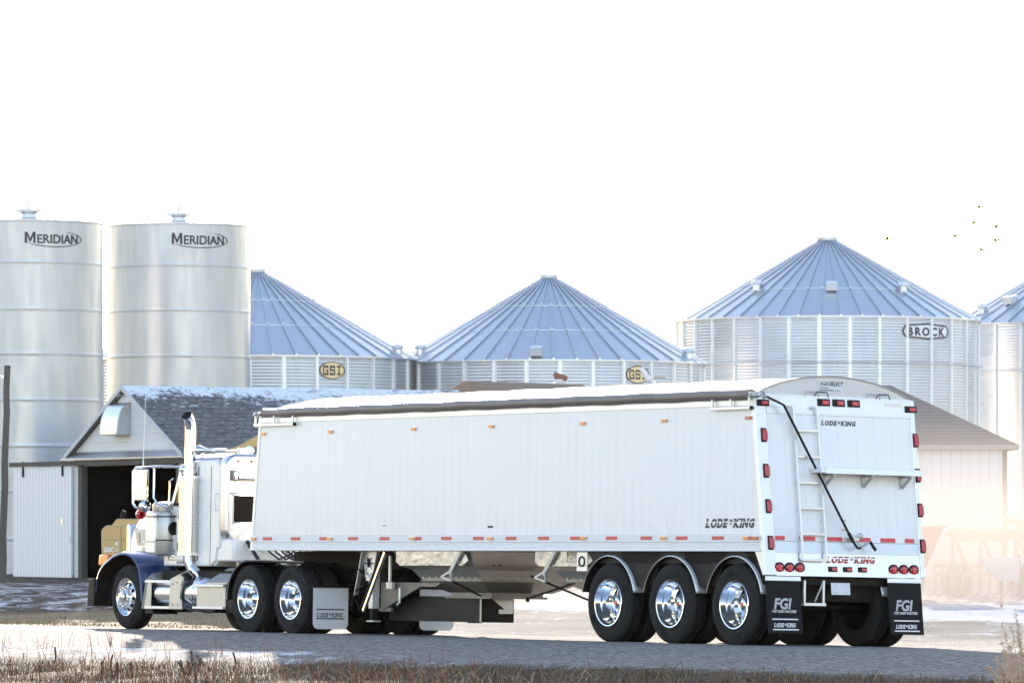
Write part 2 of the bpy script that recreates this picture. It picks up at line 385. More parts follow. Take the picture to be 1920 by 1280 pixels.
# ------------------------------------------------------------------ trailer
WD = 2.66                                     # trailer width
TR = truck_root('grain_trailer', (0, 0, 0))
tag(TR, 'long white hopper-bottom grain trailer with dark roll tarp and three chrome-wheeled axles', 'trailer')
def tp(name, b, mat, **k): return b.build(name, M[mat] if isinstance(mat, str) else mat, TR, **k)
yr = lambda z, o=0: -.78 + .134*(z-1.28) - o       # the rear wall leans back towards the bottom
yf = lambda z, o=0: 12.745 - .104*(z-1.28) + o     # the nose leans forward towards the bottom
def sidepoly(x, z0, z1, r=0, f=0): return [(x, yr(z0)+r, z0), (x, yf(z0)-f, z0), (x, yf(z1)-f, z1), (x, yr(z1)+r, z1)]
for x, nm in ((0.0, 0), (WD-.05, 1)):
    b = B(); b.prism(sidepoly(x, 1.50, 3.235, .05, .06), (.05,0,0)); tp('side_panel', b, 'side', smooth=0)
    s = -1 if nm == 0 else 1; xo = x if nm == 0 else x + .05
    b = B(); b.prism(sidepoly(xo + s*.016, 1.393, 1.498, .05, .0), (-s*.06,0,0)); b.prism(sidepoly(xo + s*.008, 1.275, 1.39, .05, .0), (-s*.05,0,0))
    b.prism(sidepoly(xo + s*.022, 1.268, 1.288, .05, .0), (-s*.2,0,0))
    bolts = random.Random(3)
    for row, z in enumerate((1.365, 1.318)):
        t = -.55 + .1*row
        while t < 12.6:
            b.box(xo + s*.008, xo + s*.016, t, t+.014, z-.007, z+.007); t += bolts.choice((.09, .09, .13, .2))
    tp('bottom_rail', b, 'rail', smooth=0)
    b = B(); b.prism(sidepoly(xo + s*.012, 3.237, 3.335, .03, .02), (-s*.07,0,0)); b.prism(sidepoly(xo + s*.02, 3.315, 3.345, .03, .02), (-s*.09,0,0)); tp('top_rail', b, 'alu_white', smooth=0)
    b = B(); b.prism([(xo+s*.01, yf(1.268), 1.268), (xo+s*.01, yf(3.335), 3.335), (xo+s*.01, yf(3.335, -.065), 3.335), (xo+s*.01, yf(1.268, -.065), 1.268)], (-s*.06,0,0)); tp('corner_post', b, 'alu_white', smooth=0)
b = B(); b.prism([(.05, yf(1.27, .02), 1.27), (.05, yf(3.33, .02), 3.33), (.05, yf(3.33, -.03), 3.33), (.05, yf(1.27, -.03), 1.27)], (WD-.1,0,0)); tp('front_panel', b, 'side', smooth=0)

tape_t = (12.216, 11.372, 10.532, 9.701, 8.807, 7.921, 7.101, 6.241, 5.378, 4.535, 3.721, 2.821, 1.971, 1.118, .262, -.48)
for t in tape_t:
    b = B(); b.box(-.0185, -.016, t-.14, t+.14, 1.422, 1.472); tp('reflective_tape', b, 'tapered', smooth=0)
def lamp(x, t, z, mat, ln=.11, hz=.045, red=False):
    b = B(); b.box(x-.012, x, t-ln/2-.012, t+ln/2+.012, z-hz/2-.008, z+hz/2+.008); o = tp('marker_lamp', b, 'black' if red else 'alu_white', smooth=0)
    c = B(); c.box(x-.034, x-.012, t-ln/2, t+ln/2, z-hz/2, z+hz/2); c.build('lens', M[mat], o, smooth=0, bevel=.008)
for t in (12.635, 10.388, 8.046, 5.94, 3.533, 1.565, -.382): lamp(-.0185, t-.03, 1.446, 'lensamber', .13)
lamp(-.0185, -.62, 1.446, 'lensred', .15)
for t in (12.395, 10.407, 8.05, 5.944, 3.591, 1.583): lamp(0, t, 3.065, 'lensamber', .12)
lamp(0, -.40, 3.068, 'lensred', .13)
fn = lambda x, y, l: (-.004 - .001*l, .575 - x*1.0, 1.592 + y)
b = B(); lode_king(b, fn, 1.17); 
def slit(b, axis_z, w, n=Vector((0,0,1))):                 # the thin break across the letters
    me = bpy.data.meshes.new('tmp'); me.from_pydata(b.v, [], b.f); bm = bmesh.new(); bm.from_mesh(me)
    bmesh.ops.bisect_plane(bm, geom=bm.verts[:]+bm.edges[:]+bm.faces[:], plane_co=(0,0,axis_z-w/2), plane_no=n)
    bmesh.ops.bisect_plane(bm, geom=bm.verts[:]+bm.edges[:]+bm.faces[:], plane_co=(0,0,axis_z+w/2), plane_no=n)
    kill = [f for f in bm.faces if abs(f.calc_center_median().z-axis_z) < w/2]; bmesh.ops.delete(bm, geom=kill, context='FACES')
    bm.verts.ensure_lookup_table(); bm.verts.index_update()
    c = B(); c.v = [tuple(v.co) for v in bm.verts]; c.f = [tuple(v.index for v in f.verts) for f in bm.faces]; bm.free(); bpy.data.meshes.remove(me); return c
tp('lettering', slit(b, 1.592+.07, .014), 'decalblack', smooth=0, recalc=False)
b = B(); b.box(-.003, -.001, 5.88, 6.02, 1.60, 1.63); b.box(-.003, -.001, 8.78, 8.9, 1.635, 1.645); tp('data_sticker', b, 'decalblack', smooth=0)

# tarp: arched sheet over bows, rolled edge along the near side
def arch(x, y=0):
    c = x/WD; return 3.37 + .295*(1-(2*c-1)**2)**.82
bow = lambda y: .5 - .5*math.cos(2*math.pi*(y+.42)/1.18)
def tarpf(u, y):
    x = u*WD; z = arch(x)
    if y > 12.15: z -= (y-12.15)**2*.9*(1-(2*u-1)**2)
    edge = math.sin(math.pi*u)
    return (x, y, z - .022*bow(y)*edge**.5 + .006*math.sin(y*5+u*9)*edge)
b = B(); b.grid(lambda y, u: tarpf(u, y), [-.44 + 12.9*i/330 for i in range(331)], [.5-.5*math.cos(math.pi*j/26) for j in range(27)])
tarp = tp('tarp', b, 'tarp', smooth=60)
b = B(); n_ = 60
pts = [(-.015, -.46 + 12.86*i/n_, 3.382 - .004*math.sin(i*.9)) for i in range(n_+1)]
b.tube(pts, [(.074 + .003*math.sin(i*1.7)) * (1 if i < n_-2 else .9) for i in range(n_+1)], 16); tp('tarp_roll', b, 'tarp', smooth=60)
for yb in (12.33, 12.44):                                  # the front hoops stand clear of the sheet
    b = B(); b.tube([(WD*u, yb, arch(WD*u) - (yb-12.15)**2*.9*(1-(2*u-1)**2) + .014) for u in [i/24 for i in range(25)]], .012, 6); tp('tarp_hoop', b, 'alu_white')
b = B(); b.tube([(-.03, 12.3, 3.375), (-.03, 12.55, 3.378)], .03, 10); b.tube([(-.03, 12.55, 3.378), (-.03, 12.62, 3.36)], .045, 10); b.tube([(-.03, 12.4, 3.4), (.12, 12.5, 3.43)], .025, 8); tp('roll_bearing', b, 'steel')
b = B(); b.tube([(-.035, -.44, 3.372), (-.035, -.76, 3.365)], .026, 10); b.ball((-.035, -.60, 3.37), .045, 10); b.box(-.075, .02, -.5, -.46, 3.33, 3.42); b.tube([(-.035,-.74,3.40),(-.035,-.79,3.33)], .035, 8); tp('roll_bearing', b, 'alu_dull')
for y0, y1 in ((11.42, 12.6), (-.5, .42)):                 # tarp stop brackets
    b = B(); b.bar((-.05, y0, 3.20), (-.05, y1, 3.20), .05, .04)
    for t in (y0+.03, (y0+y1)/2, y1-.03): b.bar((-.05, t, 3.18), (-.05, t, 3.345), .03, .03)
    tp('tarp_stop', b, 'alu_white', bevel=.004)
    b = B(); b.tube([(-.05, y0-.025, 3.20), (-.05, y0, 3.20)], .026, 10); tp('end_plug', b, 'black')
# rear wall ----------------------------------------------------------
def rp(x, z, o=0): return (x, yr(z, o), z)
def rbox(b, x0, x1, z0, z1, o0, o1):
    return b.hexa([rp(x0,z0,o0), rp(x1,z0,o0), rp(x1,z0,o1), rp(x0,z0,o1), rp(x0,z1,o0), rp(x1,z1,o0), rp(x1,z1,o1), rp(x0,z1,o1)])
b = B(); rbox(b, .18, WD-.03, 1.415, 3.135, -.05, .0); tp('rear_panel', b, 'rear', smooth=0)
for x0, x1 in ((-.012, .182), (WD-.032, WD+.045)):
    b = B(); rbox(b, x0, x1, .945, 3.39, -.06, .014)
    tp('corner_post', b, 'alu_white', smooth=0, bevel=.012)
b = B(); rbox(b, .184, WD-.034, 3.137, 3.375, -.05, .012); rbox(b, .184, WD-.034, 3.375, 3.395, -.05, .02)
for i in range(40): rbox(b, .3+.058*i, .316+.058*i, 3.155, 3.17, .012, .017)
tp('top_band', b, 'alu_white', smooth=0)
# arched end cap above the band
poly = [rp(.03, 3.39, -.03)] + [(WD*u, yr(3.4, -.03), arch(WD*u)-.004) for u in [i/30 for i in range(1, 30)]] + [rp(WD-.03, 3.39, -.03)]
b = B(); b.prism(poly, (0,.03,0)); tp('end_cap', b, pm('end_cap_sheet', (.60,.59,.58), .45, 0, .05), smooth=0)
b = B(); b.tube([(WD*u, yr(3.4, -.01), arch(WD*u)+.002) for u in [i/40 for i in range(41)]], .010, 6); tp('cap_trim', b, 'steel')
for x0 in (.93, 1.98):                                      # grab handles
    for dx in (0, .17):
        b = B(); b.tube([rp(x0+dx-.1, 3.39, .02), rp(x0+dx-.07, 3.45, .04), rp(x0+dx+.10, 3.45, .04), rp(x0+dx+.14, 3.385, .02)], .008, 6); tp('handle', b, 'alu_dull' if dx == 0 else 'black')
cy = yr(3.4, -.03)
b = B(); b.box(1.09, 1.50, cy-.006, cy-.001, 3.455, 3.60); st = tp('sticker', b, 'flapwhite', smooth=0)
fnr = lambda x0, z0, o, k=1: (lambda x, y, l: rp(x0 + x, z0 + y, o + .001*l))
b = B(); poly2(b, text('SELECT', .055, bold=.03, shear=.25, sx=1.05), lambda x, y: (1.295+x*.82, cy-.0075, 3.545+y)); poly2(b, text('AGRO', .05, bold=.02, shear=.25), lambda x, y: (1.12+x*.9, cy-.0075, 3.545+y))
for x0, x1, z0, z1 in ((1.11, 1.36, 3.475, 3.487), (1.12, 1.27, 3.51, 3.52), (1.37, 1.47, 3.478, 3.486)): b.add([(x0,cy-.0075,z0), (x1,cy-.0075,z0), (x1,cy-.0075,z1), (x0,cy-.0075,z1)], [(0,1,2,3)])
b.build('lettering', M['decalblack'], st, smooth=0, recalc=False)
b = B(); rb = lambda x0, x1, z0, z1, o: b.add([rp(x0,z0,o), rp(x1,z0,o), rp(x1,z1,o), rp(x0,z1,o)], [(0,1,2,3)])
M['paletape'] = pm('pale_tape', (.75,.72,.62), .4); rb(.22, .42, 3.30, 3.345, .0145); tp('pale_tape', b, 'paletape', smooth=0); b = B(); rb(2.2, 2.5, 3.29, 3.335, .0145); tp('pale_tape', b, 'paletape', smooth=0)
b = B(); lode_king(b, fnr(1.10, 3.005, .004), .60); tp('lettering', b, 'decalblack', smooth=0, recalc=False)
def rlamp(x, z, w=.105, h=.05, o=.012):
    b = B(); rbox(b, x-w, x+w, z-h, z+h, o-.004, o+.014); q = tp('marker_lamp', b, 'black', smooth=0, bevel=.008)
    c = B(); rbox(c, x-w*.35, x+w*.75, z-h*.62, z+h*.62, o+.014, o+.024); c.build('lens', M['lensred'], q, smooth=0, bevel=.006)
    c = B(); rbox(c, x-w*.1, x+w*.5, z-h*.3, z+h*.3, o+.024, o+.027); c.build('lens_core', M['lensdot'], q, smooth=0)
for x, z in ((1.155,3.31), (1.409,3.31), (1.663,3.31)): rlamp(x, z)
rlamp(.13, 3.275, .1, .045, .016); rlamp(WD-.02, 3.262, .1, .045, .016)
def post_lamp(x, z):
    b = B(); P = [(-.048,-.095), (.03,-.095), (.05,-.06), (.05,.06), (.03,.095), (-.048,.095)]
    b.prism([rp(x+a, z+c, .012) for a, c in P], (0,-.012,0)); q = tp('side_lamp', b, 'black', smooth=0)
    c = B(); c.prism([rp(x+a*.8, z+cc*.82, .024) for a, cc in P], (0,-.028,0)); c.build('lens', M['lensred'], q, smooth=0, bevel=.01)
for z in (2.838, 2.355, 1.878, 1.385):
    post_lamp(.115, z); post_lamp(WD+.03, z)
# lower rear
b = B(); rbox(b, .184, WD-.034, 1.255, 1.41, -.05, .008); tp('tape_band', b, pm('pale_blue_band', (.62,.66,.70), .3, .3, .05), smooth=0)
for x0, x1 in ((.20,.36), (.60,.87), (1.06,1.33), (1.55,1.81), (1.98,2.23), (2.40,2.56)):
    b = B(); rbox(b, x0, x1, 1.425, 1.483, .001, .006); tp('reflective_tape', b, 'tapered', smooth=0)
b = B(); rbox(b, .184, WD-.034, .945, 1.253, -.05, .004)
for x in (.69, .80, 1.95, 2.05):
    for z in (1.0, 1.06, 1.12, 1.18): rbox(b, x, x+.012, z, z+.012, .004, .01)
tp('rear_sill', b, 'aluminium', smooth=0)
b = B(); lode_king(b, fnr(1.035, 1.135, .009), .85); tp('lettering', slit(b, 1.135+.06, .012), 'decalred', smooth=0, recalc=False)
for x in (1.132, 1.384, 1.636): rlamp(x, 1.045, .075, .036, .004)
for x in (.236, .407, .578, 2.167, 2.341, 2.516):
    b = B(); b.lathe([(.082,-.004), (.082,.012), (.07,.018), (.066,.010)], rp(x, 1.047), (0,-1,-.13), 28); q = tp('tail_lamp', b, 'black')
    c = B(); c.lathe([(.068,.008), (.062,.016), (.03,.022), (.001,.024)], rp(x, 1.047), (0,-1,-.13), 28); c.build('lens', M['lensred'], q, smooth=50)
    c = B(); 
    for i in range(3): rbox(c, x-.03, x+.03, 1.02+.02*i, 1.032+.02*i, .022, .029)
    c.build('lens_core', M['lensdot'], q, smooth=0)
# ladder
LD = empty('ladder', parent=TR)
for x in (.60, 1.0):
    b = B(); b.bar(rp(x, 1.16, .055), rp(x-.0, 3.20, .055), .035, .03, (1,0,0)); b.tube([rp(x, 3.19, .05), rp(x-.02, 3.235, .05), rp(x-.07, 3.24, .05), rp(x-.09, 3.22, .03), rp(x-.09, 3.2, .0)], .016, 8); b.build('ladder_rail', M['alu_white'], LD)
for z in (2.915, 2.56, 2.21, 1.865, 1.515, 1.165):
    b = B(); b.bar(rp(.60, z, .06), rp(1.0, z, .06), .038, .036); b.build('rung', M['alu_white'], LD, bevel=.004)
b = B()
for z in (3.05, 2.4, 1.7, 1.2):
    for x in (.6, 1.0): b.bar(rp(x, z, 0), rp(x, z, .05), .02)
b.build('ladder_stay', M['alu_white'], LD)
# tarp crank
b = B(); b.tube([(-.03, -.78, 3.36), rp(.40, 3.25, .12), rp(1.375, 1.50, .12)], .017, 8); b.tube([rp(1.355, 1.54, .12), rp(1.415, 1.42, .13)], .026, 8)
b.tube([rp(1.375, 1.50, .12), rp(1.450, 1.385, .12), rp(1.490, 1.34, .12), rp(1.515, 1.335, .12), rp(1.545, 1.345, .12)], .017, 8); tp('tarp_crank', b, 'black')
b = B(); b.tube([rp(1.525, 1.338, .12), rp(1.705, 1.428, .13)], .015, 8); ck = tp('crank_arm', b, 'alu_dull')
b = B(); b.tube([rp(1.700, 1.43, .13), rp(1.775, 1.31, .15)], .022, 8); b.build('grip', M['black'], ck)
b = B(); b.bar(rp(1.36, 1.452, 0), rp(1.56, 1.46, .08), .03, .05); b.ball(rp(1.58, 1.50, .08), .045, 10, (1,.6,1)); b.box(1.33, 1.41, yr(1.6,.012), yr(1.6,0), 1.57, 1.60); b.box(1.33, 1.41, yr(1.72,.012), yr(1.72,0), 1.70, 1.725); tp('crank_holder', b, 'alu_dull', bevel=.004)
# shelf with three brackets
SH = empty('rear_shelf', parent=TR)
b = B(); b.hexa([rp(0.86,2.345,.01), rp(2.56,2.345,.01), rp(2.56,2.345,.27), rp(0.86,2.345,.27), rp(0.86,2.405,.01), rp(2.56,2.405,.01), rp(2.56,2.405,.27), rp(0.86,2.405,.27)]); b.build('shelf_board', M['alu_white'], SH, bevel=.005)
b = B(); b.hexa([rp(0.92,2.335,.262), rp(2.56,2.335,.262), rp(2.56,2.335,.29), rp(0.92,2.335,.29), rp(0.92,2.42,.262), rp(2.56,2.42,.262), rp(2.56,2.42,.29), rp(0.92,2.42,.29)]); b.build('shelf_lip', M['alu_white'], SH, bevel=.004)
for x in (1.09, 1.745, 2.40):
    b = B(); rbox(b, x-.03, x+.03, 2.16, 2.345, .002, .02); b.bar(rp(x, 2.325, 0), rp(x, 2.325, .25), .04, .03); b.bar(rp(x, 2.18, .02), rp(x, 2.32, .22), .045, .02)
    b.build('bracket', M['steel'], SH, smooth=0)
# side gusset, plate, step, rear underside
b = B(); b.prism([(.0, -.58, 1.266), (.0, -.77, 1.266), (.0, yr(.95,-.06), .95)], (.012,0,0)); tp('gusset', b, 'alu_white', smooth=0)
b = B(); rbox(b, 1.10, 1.42, .70, .862, -.02, -.014); q = tp('licence_plate', b, 'flapwhite', smooth=0, bevel=.004)
b = B()
for x in (1.17, 1.35):
    for z in (.722, .842): b.lathe([(.007,0),(.001,.004)], rp(x, z, -.014), (0,-1,0), 8)
b.build('screw', M['black'], q)
b = B(); b.box(.65, .68, yr(.8,-.05), yr(.8,-.02), .55, .89); b.box(.97, 1.0, yr(.8,-.05), yr(.8,-.02), .55, .89); b.box(.64, 1.01, yr(.8,-.08), yr(.8,0), .545, .585); b.bar((.665,yr(.8,-.03),.88),(.74,yr(.8,-.15),.6),.02); b.bar((.985,yr(.8,-.03),.88),(.93,yr(.8,-.15),.6),.02); tp('bumper_step', b, 'alu_white', bevel=.003)
b = B(); b.box(.05, WD-.05, -.72, -.58, .82, .935); b.box(.3, WD-.3, -.55, -.45, .6, .95); tp('rear_bumper_beam', b, 'frame', bevel=.01)
for i, x0 in enumerate((-.01, 2.045)):
    b = B(); rbox(b, x0, x0+.575, .17, .895, -.006, .004); fl = tp('mud_flap', b, 'blackflap', smooth=0)
    b = B(); rbox(b, x0+.0, x0+.585, .878, .935, .005, .014); b.build('flap_strip', M['alu_white'], fl, smooth=0)
    b = B(); o_ = .0055
    poly2(b, text('FGI', .145, bold=.035, shear=.22, sx=.98), lambda x, y: rp(x0+.115+x, .50+y, o_))
    b.build('lettering', M['decalwhite'], fl, smooth=0, recalc=False)
    tv, tf = text('FORT GARRY INDUSTRIES', .034, bold=.012, shear=.15); wt = max(v[0] for v in tv)
    b.add([rp(x0+.085+v[0]*.40/wt, .448+v[1], o_) for v in tv], tf); b.build('lettering', M['decalwhite'], fl, smooth=0, recalc=False)
    b = B(); lode_king(b, (lambda x, y, l: rp(x0+.10+x, .255+y*1.35, o_+.001*l)), .385, .03); b.build('lettering', M['decalwhite'], fl, smooth=0, recalc=False)
    b = B()
    for z in (.352, .213): b.add([rp(x0+.075, z, o_), rp(x0+.505, z, o_), rp(x0+.505, z+.016, o_), rp(x0+.075, z+.016, o_)], [(0,1,2,3)])
    b.build('printed_line', M['decalwhite'], fl, smooth=0, recalc=False)
# wheels, fenders, axles
ts = (-.09, 1.418, 2.93)
w0 = dual_wheel('trailer', TR)
for i, t in enumerate(ts):
    w = w0 if i == 0 else copy_tree(w0, TR)
    w.location = (.0, t, .545); w.rotation_euler = (0.7*i, 0, 0)
    right_side(w, (WD, t, .545), TR)
    for x0 in (.0, WD-.62):
        b = B(); fr = .665
        arc = [R(13 + 154*k/36) for k in range(37)]
        pr = lambda a, rr, x: (x, t + rr*math.cos(a), .545 + rr*math.sin(a))
        lip = lambda xx: .012 if (abs(xx-x0) < 1e-6 or abs(xx-x0-.62) < 1e-6) else 0
        b.grid(lambda a, xx: pr(a, fr - lip(xx), xx), arc, [x0, x0+.012, x0+.08, x0+.31, x0+.54, x0+.608, x0+.62])
        o = tp('fender', b, 'alu_white', smooth=60); m = o.modifiers.new('solid', 'SOLIDIFY'); m.thickness = .008
        b = B(); b.grid(lambda a, xx: pr(a, fr - .026, xx), arc, [x0+.006, x0+.31, x0+.614]); b.build('dark_fender_inside', M['liner'], o, smooth=60)  # dark sheet standing in for shade on the fender's aluminium underside
    b = B(); b.tube([(.3, t, .545), (WD-.3, t, .545)], .065, 12); b.box(.78, .92, t-.3, t+.3, .62, .78); b.box(WD-.92, WD-.78, t-.3, t+.3, .62, .78)
    b.tube([(.7,t-.15,.6),(.7,t-.15,.85)], .08, 12); b.tube([(WD-.7,t-.15,.6),(WD-.7,t-.15,.85)], .08, 12); tp('axle', b, 'frame')
b = B()
for x in (.80, WD-.88):
    b.box(x, x+.08, -.62, 4.1, .82, 1.262)
    for tm in (.66, 2.17): b.hexa([(x-.0,tm-.36,.82),(x+.1,tm-.36,.82),(x+.1,tm+.36,.82),(x,tm+.36,.82),(x,tm-.4,1.26),(x+.1,tm-.4,1.26),(x+.1,tm+.4,1.26),(x,tm+.4,1.26)])
b.box(.1, WD-.1, -.55, 3.9, 1.18, 1.262)
tp('subframe', b, 'frame', smooth=0)
for x, d in ((.06, .006), (WD-.066, .006)):                 # dark skirt plates hanging between the wheels
    b = B()
    for tm in (.66, 2.17): b.prism([(x, tm-.52, 1.26), (x, tm+.52, 1.26), (x, tm+.26, .80), (x, tm+.22, .785), (x, tm-.22, .785), (x, tm-.26, .80)], (d,0,0))
    b.prism([(x, -.55, 1.26), (x, 4.05, 1.26), (x, 4.05, 1.10), (x, -.62, 1.10)], (d*1.6,0,0)); b.prism([(x, -.56, 1.26), (x, -.3, 1.26), (x, -.62, .80), (x, -.74, .95)], (d*.6,0,0))
    tp('skirt_plate', b, 'black', smooth=0)
# hoppers: two short tubs below the floor
def hopper(b, y0, y1):
    prof = [(1.262, .10, 0), (1.06, .22, .10), (1.045, .18, .06), (.99, .34, .16), (.84, .46, .26), (.825, .42, .22), (.66, .78, .5)]
    for a, c in zip(prof[:-1], prof[1:]):
        q = lambda p: [(p[1], y0-p[2], p[0]), (WD-p[1], y0-p[2], p[0]), (WD-p[1], y1+p[2], p[0]), (p[1], y1+p[2], p[0])]
        b.add(q(a) + q(c), [(0,1,5,4), (1,2,6,5), (2,3,7,6), (3,0,4,7)])
for y0, y1 in ((8.75, 6.62), (4.92, 2.6)):
    b = B(); hopper(b, y0, y1)
    for z, x, d in ((1.10, .195, .08), (.875, .425, .23)):
        t = y1+d+.1
        while t < y0-d-.1: b.box(x-.012, x+.02, t, t+.02, z-.01, z+.01); t += .18
        v = x+.1
        while v < WD-x-.1: b.box(v, v+.02, y1+d-.012, y1+d+.02, z-.01, z+.01); v += .18
    tp('hopper', b, 'hopper', smooth=25)
for y0, y1 in ((8.6, 6.72), (4.86, 3.5)):                 # polished flanged side plates
    b = B(); x = .06
    b.prism([(x, y0, 1.262), (x, y1+.02, 1.262), (x, y1-.10, 1.13), (x, y1+.04, 1.06), (x, y0-.1, 1.06), (x, y0, 1.1)], (.02,0,0)); b.bar((x+.02, y0-.1, 1.06), (x+.02, y1+.04, 1.06), .06, .02); b.bar((x, y0, 1.135), (x, y1-.05, 1.135), .008, .006)
    tp('hopper_flange', b, 'alu_wavy', smooth=0)
b = B(); b.lathe([(.085,-.01), (.085,.05), (.06,.05), (.055,-.01)], (.62, 6.75, 1.125), (0,-1,-.3), 24); tp('sight_ring', b, 'black')
b = B(); b.box(.05, .062, 3.52, 3.78, .985, 1.25); q = tp('valve_plate', b, 'alu_white', smooth=0)
b = B(); b.lathe([(.078,-.002), (.078,.012), (.058,.012), (.055,-.002)], (.05, 3.65, 1.12), (-1,0,0), 24); b.build('port_ring', M['black'], q)
for yc in (7.4, 3.3):
    b = B(); b.box(.60, 1.5, yc-.6, yc+.5, .585, .66); b.box(.56, 1.55, yc-.64, yc-.6, .575, .61); b.box(.55, .60, yc-.64, yc+.6, .575, .61)
    for k in range(7): b.box(.545, .55, yc-.55+.17*k, yc-.53+.17*k, .585, .60)
    tp('slide_gate', b, 'legsteel', smooth=0)
b = B(); b.box(.62, 1.2, 7.12, 9.65, .225, .60); tp('trap_boot', b, 'black', smooth=0)
b = B(); b.prism([(.80, 7.11, .58), (1.18, 7.11, .58), (1.18, 7.11, .36), (1.12, 7.11, .36)], (0,.008,0)); b.box(.92, 1.16, 7.10, 7.115, .355, .42); b.bar((.61,7.11,.57),(.61,7.11,.23),.02); tp('boot_bracket', b, 'alu_dull', smooth=0)
for x0, y0, z0, x1, y1, z1 in ((.05, 7.08, .84, .60, 7.12, .62), (.05, 4.95, .91, .5, 4.1, .57), (.45, 4.40, .82, .60, 5.85, .585)):
    b = B(); b.tube([(x0, y0, z0), (x1, y1, z1)], .016, 8); b.tube([(x1, y1, z1), (x1+.02, y1+.02*(y1-y0), z1+.12*(z1-z0))], .03, 8); tp('gate_rod', b, 'frame')
for y in (6.78, 4.30):
    b = B(); b.bar((.02, y, 1.26), (.03, y+.30, .93), .07, .015, (1,0,0)); b.bar((.03, y+.22, .98), (.05, y+.52, .89), .03, .03); b.bar((.03, y+.24, .98), (.05, y+.26, .83), .03, .03); b.bar((.05, y+.54, .89), (.05, y+.26, .83), .03, .03); tp('crank_bracket', b, 'steel', smooth=0)
# landing gear
for s, x in ((0, .42), (1, WD-.42)):
    b = B(); b.box(x-.045, x+.045, 9.735, 9.825, .20, .42); b.build('landing_foot', M['frame'], TR, smooth=0)
    b = B(); b.box(x-.06, x+.06, 9.72, 9.84, .40, 1.262); b.box(x-.07, x+.07, 9.68, 9.88, .20, .22); tp('landing_leg', b, 'alu_white' if s == 0 else 'frame', bevel=.004)  # far leg coloured dark in place of the shade under the trailer
b = B(); b.prism([(.33, 9.57, 1.26), (.33, 9.98, 1.26), (.33, 9.88, .82), (.33, 9.68, .82)], (.02,0,0)); 
q = tp('landing_plate', b, 'alu_white', smooth=0)
b = B()
for z in (1.16, 1.0, .92):
    for dy in (-.09, .09): b.lathe([(.014,0),(.001,.006)], (.328, 9.78+dy*(.7+.5*(z-.9)), z), (-1,0,0), 8)
b.bar((.322, 9.66, 1.08), (.322, 9.9, 1.08), .02, .02); b.bar((.322, 9.78, 1.16), (.322, 9.78, 1.02), .03, .05); b.build('bolt', M['black'], q)
b = B(); b.bar((.30, 9.9, 1.262), (.30, 10.1, .6), .02, .07, (1,0,0)); b.bar((.30, 9.5, 1.25), (.30, 9.63, .8), .02, .05, (1,0,0)); tp('landing_stay', b, 'alu_dull', smooth=0)
b = B(); b.bar((.20, 9.12, 1.255), (.20, 9.72, .36), .05, .045, (1,0,0)); tp('landing_brace', b, 'chrome', bevel=.006)
b = B(); b.bar((.19, 9.20, 1.25), (.19, 9.80, .36), .03, .04, (1,0,0)); tp('landing_brace', b, 'frame', bevel=.006)
b = B(); b.prism([(.48, 9.68, .80), (.48, 8.0, .80), (.48, 8.15, .74), (.48, 8.55, .74), (.48, 9.52, .40), (.48, 9.68, .40)], (.015,0,0)); b.bar((.46, 8.55, .735), (.46, 9.55, .395), .05, .015, (0,0,1)); b.box(.45,.5, 9.35, 9.7, .36, .42); tp('leg_support_plate', b, 'legsteel', smooth=0)
b = B(); b.bar((.4, 9.3, 1.2), (.4, 9.3, .78), .05, .03, (1,0,0)); b.box(.38, .44, 9.22, 9.38, .70, .80); b.tube([(.42, 9.05, .72), (.42, 9.05, .5), (.42, 9.12, .46)], .02, 8); tp('landing_gearbox', b, 'alu_white', bevel=.004)
b = B(); b.tube([(.3, 9.95, 1.15), (.28, 10.0, 1.0), (.27, 9.80, .85), (.27, 9.82, .75), (.28, 10.0, .70), (.28, 10.08, .66)], .018, 8); b.tube([(.28, 10.08, .66), (.28, 10.14, .60), (.28, 9.98, .42)], .010, 6); tp('landing_crank', b, 'black')
b = B(); b.box(.7, WD-.7, 9.4, 12.6, 1.10, 1.262); b.box(.7, .8, 9.4, 12.4, 1.0, 1.2); b.box(WD-.8, WD-.7, 9.4, 12.4, 1.0, 1.2); b.lathe([(.5,0),(.5,.04),(.04,.04),(.04,-.1)], (WD/2, 11.95, 1.06), (0,0,1), 24); tp('kingpin_frame', b, 'frame', smooth=0)
# ------------------------------------------------------------------ tractor
TO = (0, 14.0, 0)
TC = truck_root('semi_tractor', TO)
tag(TC, 'white and dark blue conventional semi truck with tall chrome exhaust stack, pulling the trailer', 'truck')
def cp(name, b, mat, parent=None, **k): return b.build(name, M[mat] if isinstance(mat, str) else mat, parent or TC, off=TO, **k)
TWD = 2.62
def rrect(x0, x1, z0, z1, r, n=6, corners=(1,1,1,1)):
    P = []
    for (cx, cz, a0), on in zip(((x1-r, z1-r, 0), (x0+r, z1-r, 90), (x0+r, z0+r, 180), (x1-r, z0+r, 270)), corners):
        if on: P += [(cx + r*math.cos(R(a0+90*k/n)), cz + r*math.sin(R(a0+90*k/n))) for k in range(n+1)]
        else: P.append({0:(x1,z1),90:(x0,z1),180:(x0,z0),270:(x1,z0)}[a0])
    return P
